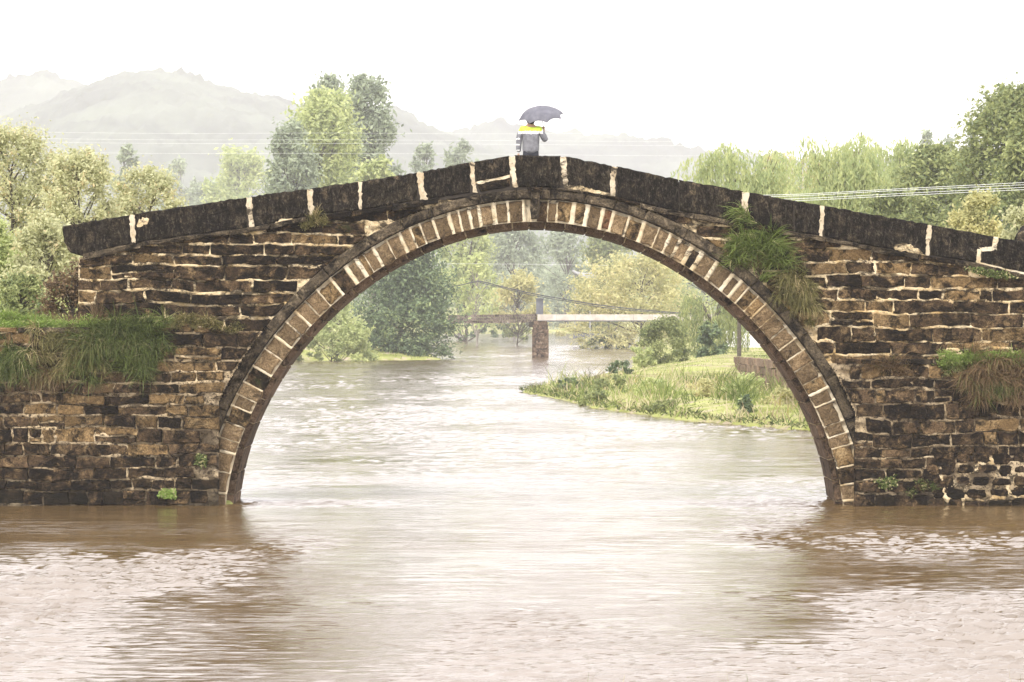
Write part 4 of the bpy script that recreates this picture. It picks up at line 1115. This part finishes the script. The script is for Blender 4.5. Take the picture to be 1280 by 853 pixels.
TW = simple_mat("dry_twigs", (0.10, 0.09, 0.05), (0.24, 0.22, 0.12))
twig_plant("bare twiggy plant leaning left on the point of the low bank", 732, 478, 176, 1.3, 14, 1.2, TW)
twig_plant("short dry stalks beside the leaning twiggy plant", 757, 482, 172, .8, 8, .6, TW)
twig_plant("thin stalks standing at the very tip of the low bank", 668, 488, 184, .45, 9, .9, TW)
# low field wall on the bank
fw = empty("field_wall", P(1000, 500, 160), "low weathered stone field wall on the right bank under the arch", "wall")
a = np.array(P(925, 446, 205)); b = np.array(P(1040, 456, 128))
for i_ in range(26):
    for j in range(5):
        t0 = i_ / 26 + rng.uniform(-.004, .004) + (j % 2) * .018; t1 = t0 + 1 / 26 - .003
        p0 = a + (b - a) * t0; p1 = a + (b - a) * t1
        ztop = p0[2] - j * .36; dz = .33
        if ztop < 0.4: continue
        dirv = (b - a)[:2] / np.linalg.norm((b - a)[:2]); nn_ = np.array([dirv[1], -dirv[0]]) if dirv[1] < 0 else np.array([-dirv[1], dirv[0]])
        out_ = rng.uniform(-.03, .03)
        V = []
        for zz in (ztop - dz, ztop):
            for (q, s_) in ((p0, 0), (p1, 0), (p1, 1), (p0, 1)):
                off = nn_ * (0.35 * s_ + out_)
                V.append((q[0] + off[0] + rng.normal(0, .01), q[1] + off[1], zz + rng.normal(0, .02)))
        V = np.array(V); og = V.mean(0)
        link('stone', mesh_py('stone', V - og, [(0, 1, 2, 3), (4, 5, 6, 7), (0, 1, 5, 4), (1, 2, 6, 5), (2, 3, 7, 6), (3, 0, 4, 7)]),
             None, fw, tuple(og - np.array(fw.location))).data.materials.append(M['field'] if 'field' in M else M.setdefault('field', stone_mat("pale_field_stone", (0.26, 0.175, 0.12), (0.38, 0.27, 0.19), (0.46, 0.36, 0.27), 0.1, 0.2)))
# white farm building behind the bank
M['white'] = simple_mat("white_render", (0.62, 0.62, 0.62), (0.80, 0.79, 0.78), 1.5)
M['roof'] = simple_mat("grey_roof_tiles", (0.22, 0.20, 0.19), (0.38, 0.35, 0.33), 4)
def box_mesh(name, x0, x1, y0, y1, z0, z1, mat, parent):
    pl = parent.location if parent else Vector((0, 0, 0))
    V = [(x - pl[0], y - pl[1], z - pl[2]) for z in (z0, z1) for (x, y) in ((x0, y0), (x1, y0), (x1, y1), (x0, y1))]
    return link(name, mesh_py(name, V, [(3, 2, 1, 0), (4, 5, 6, 7), (0, 1, 5, 4), (1, 2, 6, 5), (2, 3, 7, 6), (3, 0, 4, 7)]), mat, parent)
hp = P(935, 442, 300)
hs = empty("farm_building", (hp[0], hp[1], 1.1), "small white walled farm building half hidden by the arch on the right bank", "building")
box_mesh('wall', hp[0] - .2, hp[0] + 5.5, 300, 304, .9, 3.8, M['white'], hs)
box_mesh('lean_to', hp[0] - 1.8, hp[0] - .2, 301, 304, .9, 2.6, M['white'], hs)
box_mesh('window', hp[0] + .6, hp[0] + 1.3, 299.95, 300.05, 2.0, 2.9, M['roof'], hs)
V = [(hp[0] - .5 - hs.location.x, -0.5, 3.8 - 1.1), (hp[0] + 5.8 - hs.location.x, -0.5, 3.8 - 1.1), (hp[0] + 5.8 - hs.location.x, 4.5, 3.8 - 1.1), (hp[0] - .5 - hs.location.x, 4.5, 3.8 - 1.1),
     (hp[0] - .5 - hs.location.x, 2, 3.8), (hp[0] + 5.8 - hs.location.x, 2, 3.8)]
link('roof', mesh_py('roof', V, [(0, 1, 5, 4), (2, 3, 4, 5), (0, 4, 3), (1, 2, 5), (3, 2, 1, 0)]), M['roof'], hs)

# ------------------------------------------------------------------ chain footbridge behind
Yc = 340.0
fb = empty("footbridge", P(675, 447, Yc), "slender concrete footbridge with stone pier crossing the river behind the arch", "bridge")
M['concrete'] = simple_mat("pale_concrete", (0.42, 0.37, 0.32), (0.62, 0.57, 0.51), 1.2)
M['pier'] = stone_mat("pier_stone", (0.13, 0.085, 0.055), (0.26, 0.18, 0.12), (0.48, 0.38, 0.28), 0.3, 0.5)
M['greyc'] = simple_mat("grey_concrete", (0.10, 0.105, 0.12), (0.17, 0.175, 0.19), 1.5)
M['brick'] = stone_mat("rough_causeway_stone", (0.17, 0.14, 0.12), (0.30, 0.25, 0.21), (0.5, 0.44, 0.38), 0.25, 0.4)
def pbx(name, x0, x1, y0, y1, Y0, Y1, mat, par):
    a_ = P(x0, y1, Yc); b_ = P(x1, y0, Yc)
    return box_mesh(name, a_[0], b_[0], Y0, Y1, a_[2], b_[2], mat, par)
# pier of individual courses with a rounded top
yy = 449.0; i_ = 0
while yy > 403:
    hgt = rng.uniform(4.2, 5.5); ins = 0 if yy > 412 else (2.2 if yy < 406.5 else .9)
    cuts = [665 + ins, 675.5 + rng.uniform(-2.5, 2.5), 686 - ins] if i_ % 2 else [665 + ins, 671 + rng.uniform(-1, 1), 680.5, 686 - ins]
    for xa, xb in zip(cuts[:-1], cuts[1:]):
        pbx('stone', xa + .15, xb - .15, yy - hgt + .25, yy, Yc - .05 * rng.uniform(-1, 1), Yc + 2.2, M['pier'], fb)
    yy -= hgt; i_ += 1
pbx('pier_core', 666.5, 684.5, 403, 449, Yc + .12, Yc + 2.1, M['core'], fb)
pbx('corbel_stone', 661.5, 667, 402.5, 409, Yc + .1, Yc + 1.8, M['core'], fb)
x = 672
while x < 905:
    w_ = 24; pbx('deck_slab', x, x + w_ - .25, 393.2, 400.8, Yc, Yc + 2.2, M['concrete'], fb); x += w_
pbx('deck_edge', 672, 905, 400.8, 402.2, Yc + .06, Yc + 2.1, M['greyc'], fb)
pbx('tower', 670.2, 679.2, 374, 393.2, Yc + .3, Yc + .9, M['greyc'], fb)
pbx('tower_cap', 669.4, 680.0, 373, 374.4, Yc + .2, Yc + 1.0, M['greyc'], fb)
# causeway of rough stones left of the pier
cw = empty("stone_causeway", P(620, 405, Yc + 3), "low rough stone causeway leading to the footbridge from the left", "causeway")
for row in range(3):
    x = 560
    while x < 671:
        w_ = rng.uniform(5, 10); y0 = (394.2 - (x - 560) / 111 * 1.6) + row * 3.6
        a_ = P(x, y0 + 3.4, Yc + 3); b_ = P(min(x + w_ - .35, 671), y0, Yc + 3)
        box_mesh('stone', a_[0], b_[0], Yc + 3 - rng.uniform(0, .06), Yc + 5, a_[2], b_[2], M['brick'], cw); x += w_
# cables
M['cable'] = simple_mat("dark_cable", (0.05, 0.055, 0.06), (0.09, 0.09, 0.10))
M['wire'] = simple_mat("pale_wire", (0.74, 0.75, 0.76), (0.86, 0.86, 0.87))
def cable(name, label, pts, Y, r, mat, cat, group, sub=8):
    A = np.array(pts, float); t = np.arange(len(A)); tt_ = np.linspace(0, len(A) - 1, (len(A) - 1) * sub + 1)
    # Catmull-Rom through the points
    Q = []
    for u_ in tt_:
        i0 = min(int(u_), len(A) - 2); f_ = u_ - i0
        p0, p1, p2, p3 = A[max(i0 - 1, 0)], A[i0], A[i0 + 1], A[min(i0 + 2, len(A) - 1)]
        Q.append(0.5 * ((2 * p1) + (-p0 + p2) * f_ + (2 * p0 - 5 * p1 + 4 * p2 - p3) * f_ ** 2 + (-p0 + 3 * p1 - 3 * p2 + p3) * f_ ** 3))
    W3 = [np.array(P(q[0], q[1], Y)) for q in Q]
    V, Fs = [], []
    for k_ in range(len(W3) - 1): tube(V, Fs, W3[k_], W3[k_ + 1], r, r, 5)
    org = W3[0]
    o = link(name, mesh_np(name, np.array(V) - org, np.array(Fs), True), mat, None, tuple(org)); tag(o, label, cat, group)
GC = "suspension cables of the footbridge"
cable("suspension_cable", "upper dark cable curving over the footbridge tower", [(440, 354), (520, 354.5), (565, 358), (598, 352.3), (625, 358), (660, 366), (700, 373.5), (760, 383), (830, 390), (900, 394)], Yc + .5, .05, M['cable'], "cable", GC)
cable("suspension_cable", "lower dark cable running close beneath the upper one", [(600, 353.6), (625, 359.5), (660, 368), (700, 375.5), (760, 385.2), (830, 391.5), (900, 395)], Yc + 1.9, .035, M['cable'], "cable", GC)
GWI = "overhead wires"
for k_, (ya, yb_, yc) in enumerate(((168, 166.5, 160), (176, 175, 172), (180.5, 179.6, 177), (193, 192, 190))):
    cable("power_wire", ["topmost pale wire crossing the tall poplars", "second pale wire crossing the tall poplars from the top", "third pale wire crossing the tall poplars from the top", "lowest pale wire crossing the tall poplars"][k_],
          [(-60, ya - 4), (200, ya - 1), (415, yb_), (640, yb_ + 1), (900, yc + 5), (1340, yc)], 440, .009, M['wire'], "wire", GWI, 5)
for k_, (yl, ym, yr) in enumerate(((244, 236.5, 225.5), (246, 238.5, 228.5), (249.5, 242.5, 231.5), (252, 245, 234.5))):
    cable("power_wire", ["highest pale wire over the right parapet", "second wire from the top over the right parapet", "third wire from the top over the right parapet", "lowest pale wire over the right parapet"][k_],
          [(900, yl + 1), (1000, yl - 1), (1120, ym), (1340, yr)], 120, .0065, M['wire'], "wire", GWI, 5)
cable("power_wire", "faint wire across the hazy trees inside the arch", [(480, 331), (600, 330), (760, 332)], 430, .012, M['wire'], "wire", GWI, 4)
# pavilion with a curved roof
pv = P(736, 400, 460); px_ = 460 / F
M['pav'] = simple_mat('weathered_pavilion', (0.26, 0.26, 0.27), (0.36, 0.36, 0.36), 2)
pav = empty("pavilion", (pv[0], 460, 1.2), "small pale pavilion with upswept roof among the trees inside the arch", "pavilion")
def PP(x, y): return (x - 640) * px_, EYE + (HY - y) * px_
V = []; Fs = []
rx = [716, 722, 729, 736, 743, 750]; ry = [337.5, 342, 346, 347.5, 346, 340]; ryt = [337, 340, 341, 341.5, 341, 339.5]
for (yy_, tops) in ((0, ry), (2.5, ryt), (5, ry)):
    for a_, b_ in zip(rx, tops):
        q = PP(a_, b_); V.append((q[0] - pv[0], yy_ - 2.5, q[1] - 1.2))
for r__ in range(2):
    for c__ in range(5): Fs.append((r__ * 6 + c__, r__ * 6 + c__ + 1, r__ * 6 + c__ + 7, r__ * 6 + c__ + 6))
ro = link('roof', mesh_py('roof', V, Fs, True), M['pav'], pav); sm = ro.modifiers.new("thick", 'SOLIDIFY'); sm.thickness = .25
for x in (719, 737.5):
    for dy in (-1.8, 1.8):
        a_ = PP(x - .45, 400); b_ = PP(x + .45, 342); box_mesh('column', a_[0], b_[0], 460 + dy - .1, 460 + dy + .1, 1.2, b_[1], M['pav'], pav)
q0, q1 = PP(716, 395), PP(748, 389); box_mesh('base', q0[0], q1[0], 457.6, 462.4, 1.0, 1.6, M['greyc'], pav)
for x in (575, 615, 650, 705):
    s_ = (Yc + 2) / F
    a_ = P(x - .3, 392, Yc + 2); b_ = P(x + .3, 380, Yc + 2)
    o = box_mesh('rail_post', a_[0], b_[0], Yc + 2, Yc + 2.08, a_[2] - .1, b_[2], M['greyc'], fb)

# round end stones of the parapet
def boulder(label, x, y, Y, rx_, ry_, rz_, mat, seed):
    bm = bmesh.new(); bmesh.ops.create_icosphere(bm, subdivisions=3, radius=1)
    for v_ in bm.verts:
        n_ = float(fbm(np.array(v_.co.x * 1.6 + seed), np.array(v_.co.z * 1.6 + v_.co.y), seed, 3)) - .5
        v_.co = Vector((v_.co.x * rx_, v_.co.y * ry_, v_.co.z * rz_)) * (1 + n_ * .5)
    me = bpy.data.meshes.new('boulder'); bm.to_mesh(me); bm.free()
    o = link('boulder', me, mat, None, P(x, y, Y)); tag(o, label, 'boulder', "rounded end stones of the parapet")
M['pinkish'] = stone_mat("pinkish_boulder_stone", (0.22, 0.17, 0.13), (0.36, 0.29, 0.23), (0.5, 0.44, 0.36), 0.12, 0.4)
boulder("rounded pale stone at the right end of the parapet", 1288, 298, YB + .9, .30, .35, .3, M['ledge'], 8)
# ------------------------------------------------------------------ foreground blades on the near bank
def near_tuft(label, x, Y, n, h, spread):
    X0 = (x - 640) * Y / F; g_ = float(ground_z(np.array([X0]), np.array([Y]))[0])
    pts = np.stack([X0 + rng.normal(0, spread, n), Y + rng.normal(0, .15, n), np.full(n, g_ - .02)], 1)
    dirs = np.stack([rng.normal(0, .35, n), rng.normal(0, .2, n), np.full(n, 1.5)], 1)
    v, f, tn = blades(pts, dirs, h * rng.uniform(.7, 1.12, n), .012, .5, 5)
    org = np.array([X0, Y, g_])
    o = link('grass_sprig', mesh_np('grass_sprig', v - org, f, False, tn), M['grass_green'], None, tuple(org)); tag(o, label, 'grass', "grass sprigs at the lower edge of the picture")
def hh_for(ytip, Y, x):
    X0 = (x - 640) * Y / F; g_ = float(ground_z(np.array([X0]), np.array([Y]))[0])
    return EYE + (HY - ytip) * Y / F - g_
for x, yt_, n, sp, lb in ((712, 841, 5, .03, "leftmost pair of thin grass blades at the bottom edge"), (738, 842, 14, .12, "small grass sprig left of centre at the bottom edge"),
                          (925, 846, 10, .05, "short green sprig at the bottom edge right of centre"), (1045, 845, 26, .25, "widest green sprig along the bottom edge"),
                          (1120, 848, 12, .12, "faint short sprig at the bottom edge toward the right"), (1268, 835, 9, .05, "grass sprig in the lower right corner")):
    near_tuft(lb, x, 31.0, n, hh_for(yt_, 31.0, x), sp)

# ------------------------------------------------------------------ hills
M['hill'] = simple_mat("wooded_hillside", (0.035, 0.045, 0.042), (0.10, 0.12, 0.09), 0.012, contrast=0.1)
def hill(ridge, Y, depth, bump, seed, cell):
    xs_ = np.arange(-700, 1900, cell); A = np.array(ridge, float)
    rz = EYE + (HY - np.interp(xs_, A[:, 0], A[:, 1])) * Y / F
    vs = np.linspace(0, 1, 70)
    Xh = (xs_ - 640) * Y / F
    X, Vv = np.meshgrid(Xh, vs)
    Yy = Y - depth * (1 - Vv)
    prof_ = sstep(0, 1, Vv) * .55 + Vv * .45
    Z = 0 + rz[None, :] * prof_
    Z += (fbm(X * .005, Yy * .005, seed, 4) - .5) * 50 * Vv * (1 - Vv) * 2
    Z += bump * (fbm(X / 8, Yy / 8, seed + 9, 3) - .5) * 2 * np.minimum(1, Vv * 6)
    n_ = len(xs_)
    X2 = np.vstack([X, X[-1:]]); Y2 = np.vstack([Yy, Yy[-1:] + depth * .5]); Z2 = np.vstack([Z, Z[-1:] * 0 - 5])
    V = np.stack([X2.ravel(), Y2.ravel(), Z2.ravel()], 1)
    i = np.arange(len(vs) * (n_ - 1)); r_, c_ = i // (n_ - 1), i % (n_ - 1)
    Fq = np.stack([r_ * n_ + c_, r_ * n_ + c_ + 1, (r_ + 1) * n_ + c_ + 1, (r_ + 1) * n_ + c_], 1)
    o = link("hill", mesh_np("hill", V, Fq, False), M['hill']); tag(o, kind="structure")
hill([(-700, 180), (-60, 165), (0, 152), (50, 132), (100, 112), (150, 96), (200, 88), (240, 92), (290, 110), (360, 128), (430, 140), (495, 136), (540, 160), (600, 185), (700, 215), (820, 240), (1900, 250)], 2700, 900, 6, 11, 3)
hill([(-700, 90), (0, 98), (60, 92), (110, 108), (300, 150), (480, 150), (540, 158), (575, 166), (620, 146), (650, 158), (700, 166), (760, 168), (830, 176), (880, 188), (1000, 200), (1300, 190), (1900, 150)], 3200, 450, 6, 21, 3)

# ------------------------------------------------------------------ person with umbrella
PX, PY, PZ = P(663.5, 300, 76.0)[0], 76.0, 6.28
def skin_mesh(name, nodes, links_, mat, parent, sub=2, loc=(0, 0, 0)):
    me = bpy.data.meshes.new(name); me.from_pydata([n_[0] for n_ in nodes], links_, [])
    o = bpy.data.objects.new(name, me); S.collection.objects.link(o)
    sk = o.modifiers.new("skin", 'SKIN'); sk.use_smooth_shade = True
    for i_, n_ in enumerate(nodes):
        sv_ = me.skin_vertices[0].data[i_]; r = n_[1]; sv_.radius = r if isinstance(r, tuple) else (r, r); sv_.use_root = (i_ == 0)
    sb = o.modifiers.new("sub", 'SUBSURF'); sb.levels = sub; sb.render_levels = sub
    dg = bpy.context.evaluated_depsgraph_get()
    me2 = bpy.data.meshes.new_from_object(o.evaluated_get(dg)); me2.name = name
    bpy.data.objects.remove(o); bpy.data.meshes.remove(me)
    me2.materials.clear()
    for mt in (mat if isinstance(mat, (list, tuple)) else [mat]): me2.materials.append(mt)
    return link(name, me2, None, parent, loc)
M['skin'] = simple_mat("skin", (0.42, 0.26, 0.18), (0.46, 0.29, 0.2), 6, 0.6, contrast=.3)
M['hair'] = simple_mat("black_hair", (0.008, 0.007, 0.006), (0.02, 0.018, 0.016), 40, 0.5)
M['jacket_grey'] = simple_mat("grey_jacket_cloth", (0.15, 0.15, 0.165), (0.25, 0.25, 0.265), 14, 0.8, bstr=.8, bdist=.03)
M['jacket_yellow'] = simple_mat("yellow_jacket_yoke", (0.52, 0.66, 0.05), (0.62, 0.76, 0.10), 12, 0.7)
M['jacket_white'] = simple_mat("white_jacket_band", (0.78, 0.78, 0.76), (0.85, 0.85, 0.84), 12, 0.7)
M['trousers'] = simple_mat("dark_trousers", (0.03, 0.032, 0.04), (0.05, 0.052, 0.062), 12)
M['shoe'] = simple_mat("dark_shoes", (0.02, 0.02, 0.02), (0.04, 0.04, 0.04), 12)
person = empty("person", (PX, PY, PZ), "person seen from behind on the bridge crown in a grey jacket with yellow yoke", "person")
Hs = 0.955
nodes = [((0, 0, .90), (.16, .11)), ((0, 0, 1.05), (.135, .10)), ((0, -.005, 1.25), (.165, .115)), ((0, 0, 1.385), (.10, .075)), ((0, .01, 1.46), (.052, .055)), ((0, .02, 1.50), (.066, .078)),
         ((0, .02, 1.55), (.074, .09)), ((0, .015, 1.585), (.062, .072)),
         ((-.155, 0, 1.335), .062), ((-.235, 0, 1.10), .042), ((-.25, .03, .87), .029),
         ((.155, 0, 1.335), .062), ((.29, .0, 1.10), .042), ((.262, .14, 1.27), .029),
         ((-.09, 0, .82), .092), ((-.10, .01, .46), .058), ((-.105, -.02, .08), .04), ((.09, 0, .82), .092), ((.10, .01, .46), .058), ((.105, -.02, .08), .04)]
lk = [(0, 1), (1, 2), (2, 3), (3, 4), (4, 5), (5, 6), (6, 7), (2, 8), (8, 9), (9, 10), (2, 11), (11, 12), (12, 13), (0, 14), (14, 15), (15, 16), (0, 17), (17, 18), (18, 19)]
bodyo = skin_mesh('body', nodes, lk, [M['skin'], M['trousers']], person)
for pgn in bodyo.data.polygons:
    if pgn.center.z < .95: pgn.material_index = 1
jn = [((0, 0, .80), (.19, .14)), ((0, 0, .98), (.185, .13)), ((0, -.01, 1.18), (.195, .14)), ((0, -.005, 1.31), (.175, .115)), ((0, 0, 1.375), (.09, .08)), ((0, .005, 1.41), (.075, .07)),
      ((-.17, 0, 1.33), (.082, .08)), ((-.235, 0, 1.20), .074), ((-.242, 0, 1.07), .066), ((-.25, .02, .93), .056), ((-.25, .03, .86), .05),
      ((.17, 0, 1.33), (.082, .08)), ((.25, 0, 1.20), .074), ((.305, 0, 1.09), .066), ((.285, .08, 1.17), .056), ((.265, .125, 1.25), .048)]
jl = [(0, 1), (1, 2), (2, 3), (3, 4), (4, 5), (3, 6), (6, 7), (7, 8), (8, 9), (9, 10), (3, 11), (11, 12), (12, 13), (13, 14), (14, 15)]
jk = skin_mesh('jacket', jn, jl, [M['jacket_grey'], M['jacket_yellow'], M['jacket_white']], person, 3)
for pgn in jk.data.polygons:
    z = pgn.center.z; x = pgn.center.x
    if z > 1.285 and not (x > .23): pgn.material_index = 1
    elif z > 1.235 and abs(x) < .25: pgn.material_index = 2
    if abs(x) > .225 and z < 1.2 and int((z + 5) * 34) % 4 == 0 and x < 0: pgn.material_index = 2
# head details: hair cap, ears, nose (turned away)
bm = bmesh.new(); bmesh.ops.create_uvsphere(bm, u_segments=20, v_segments=14, radius=1)
for v_ in bm.verts:
    v_.co = Vector((v_.co.x * .092, v_.co.y * .104, v_.co.z * .12))
    if v_.co.y > .02 and v_.co.z < .04: v_.co.y = .02 + (v_.co.y - .02) * .3
me = bpy.data.meshes.new('hair'); bm.to_mesh(me); bm.free()
for pgn in me.polygons: pgn.use_smooth = True
link('hair', me, M['hair'], person, (0, .0, 1.535))
for sx in (-1, 1):
    bm = bmesh.new(); bmesh.ops.create_uvsphere(bm, u_segments=10, v_segments=8, radius=1)
    for v_ in bm.verts: v_.co = Vector((v_.co.x * .012, v_.co.y * .02, v_.co.z * .032))
    me = bpy.data.meshes.new('ear'); bm.to_mesh(me); bm.free(); link('ear', me, M['skin'], person, (sx * .09, .015, 1.535))
bm = bmesh.new(); bmesh.ops.create_cone(bm, segments=8, radius1=.018, radius2=.006, depth=.045); me = bpy.data.meshes.new('nose'); bm.to_mesh(me); bm.free()
o = link('nose', me, M['skin'], person, (0, .122, 1.535)); o.rotation_euler = (R(-20), 0, 0)
for sx in (-1, 1):
    fn = [((sx * .105, -.03, .04), (.045, .04)), ((sx * .11, .06, .035), (.045, .03)), ((sx * .115, .15, .03), (.035, .022))]
    skin_mesh('shoe', fn, [(0, 1), (1, 2)], M['shoe'], person, 1)
# hands: palm, four unequal bent fingers and a thumb each
def hand(wrist, fwd, side, curl, up_):
    """wrist point, direction of fingers, sideways direction, curl direction"""
    w0 = Vector(wrist); f = Vector(fwd).normalized(); s_ = Vector(side).normalized(); c_ = Vector(curl).normalized()
    nd = [(tuple(w0), (.022, .017)), (tuple(w0 + f * .045), (.030, .017)), (tuple(w0 + f * .080), (.034, .015))]; lk_ = [(0, 1), (1, 2)]
    for q, ln in enumerate((.066, .074, .070, .055)):
        o_ = s_ * ((q - 1.5) * .019); b0 = len(nd)
        nd.append((tuple(w0 + f * .088 + o_), .0095)); lk_.append((2, b0))
        nd.append((tuple(w0 + f * (.088 + ln * .30) + o_ + c_ * ln * up_ * .30), .009)); lk_.append((b0, b0 + 1))
        nd.append((tuple(w0 + f * (.088 + ln * .30) + o_ + c_ * ln * up_ * .80), .0085)); lk_.append((b0 + 1, b0 + 2))
        nd.append((tuple(w0 + f * (.088 + ln * .05) + o_ + c_ * ln * up_ * .95), .0075)); lk_.append((b0 + 2, b0 + 3))
    b0 = len(nd)
    nd += [(tuple(w0 + f * .03 - s_ * .03), .012), (tuple(w0 + f * .055 - s_ * .048 + c_ * .02), .0105), (tuple(w0 + f * .075 - s_ * .045 + c_ * .04), .009)]
    lk_ += [(1, b0), (b0, b0 + 1), (b0 + 1, b0 + 2)]
    skin_mesh('hand', nd, lk_, M['skin'], person, 2)
hand((-.25, .03, .84), (0, .08, -1), (0, 1, 0), (1, 0, 0), .45)
hand((.262, .14, 1.275), (-.1, .25, 1), (.95, .1, .1), (.1, -1, .1), .9)
# umbrella held over the head
UH = Vector((PX + .262, PY + .16, PZ + 1.36))                       # grip
tip = Vector(P(675.0, 131.5, 76.1)); axis = (tip - UH).normalized()
um = empty("umbrella", tuple(UH), "grey open umbrella held over the person on the bridge", "umbrella")
M['umb'] = simple_mat("grey_umbrella_fabric", (0.10, 0.10, 0.12), (0.16, 0.16, 0.185), 5, 0.7)
M['metal'] = simple_mat("umbrella_metal", (0.05, 0.05, 0.055), (0.10, 0.10, 0.11), 5, 0.4)
ax2 = Vector((-0.09, -0.30, 1)).normalized()                        # canopy tips towards the viewer a little
e1 = Vector((1, 0, 0)); e1 = (e1 - ax2 * e1.dot(ax2)).normalized(); e2 = ax2.cross(e1)
UR = .485; UD = .24
def cpt(a, t, sag=0):
    """canopy point: angle a, t 0 at the crown to 1 at the rim"""
    def ribp(b):
        r = UR * math.sin(t * 1.2) / math.sin(1.2); h_ = -UD * (1 - math.cos(t * 1.2)) / (1 - math.cos(1.2))
        return e1 * math.cos(b + .25) * r + e2 * math.sin(b + .25) * r + ax2 * h_
    st = math.pi / 4; f_ = (a / st) % 1; b0 = a - f_ * st
    q_ = ribp(b0) * (1 - f_) + ribp(b0 + st) * f_
    sag = 4 * f_ * (1 - f_) * t
    return (tip - ax2 * .03) + q_ * (1 - .09 * sag * t) + ax2 * (.02 * sag * t) - UH
V = [tuple(cpt(0, 0))]; Fs = []; na = 64; ntt = 9
for j in range(1, ntt + 1):
    for q in range(na): V.append(tuple(cpt(q * 2 * math.pi / na, j / ntt)))
for q in range(na): Fs.append((0, 1 + q, 1 + (q + 1) % na))
for j in range(ntt - 1):
    for q in range(na):
        a_ = 1 + j * na + q; b_ = 1 + j * na + (q + 1) % na; Fs.append((a_, a_ + na, b_ + na, b_))
co = link('canopy', mesh_py('canopy', V, Fs), M['umb'], um); s2 = co.modifiers.new("t", 'SOLIDIFY'); s2.thickness = .003
def tobj(name, segs, mat, par):
    V, Fs = [], []
    for a_, b_, r1, r2 in segs: tube(V, Fs, tuple(a_), tuple(b_), r1, r2, 6)
    return link(name, mesh_np(name, np.array(V), np.array(Fs), True), mat, par)
for q in range(8):
    a_ = q * math.pi / 4
    tobj('rib', [(cpt(a_, j / 6) - ax2 * .004, cpt(a_, (j + 1) / 6) - ax2 * .004, .0035, .003) for j in range(6)], M['metal'], um)
tobj('shaft', [(Vector((0, 0, 0)) - axis * .02, tip - UH, .007, .006)], M['metal'], um)
tobj('handle', [(-axis * .10, axis * .03, .014, .013)], M['hair'], um)
tobj('ferrule', [(tip - UH - ax2 * .03, tip - UH + ax2 * .015, .006, .004)], M['metal'], um)

# ------------------------------------------------------------------ haze
hb = box_mesh("haze", -4000, 4000, -60, 6200, -8, 440, None, None)
m = N("thin_mist"); pv_ = m.n("ShaderNodeVolumePrincipled")
pv_.inputs["Color"].default_value = (0.965, 0.95, 1, 1); pv_.inputs["Density"].default_value = HAZE
pv_.inputs["Anisotropy"].default_value = 0.0
m.l(pv_.outputs[0], m.out.inputs[1]); hb.data.materials.append(m.m)
tag(hb, kind="stuff")
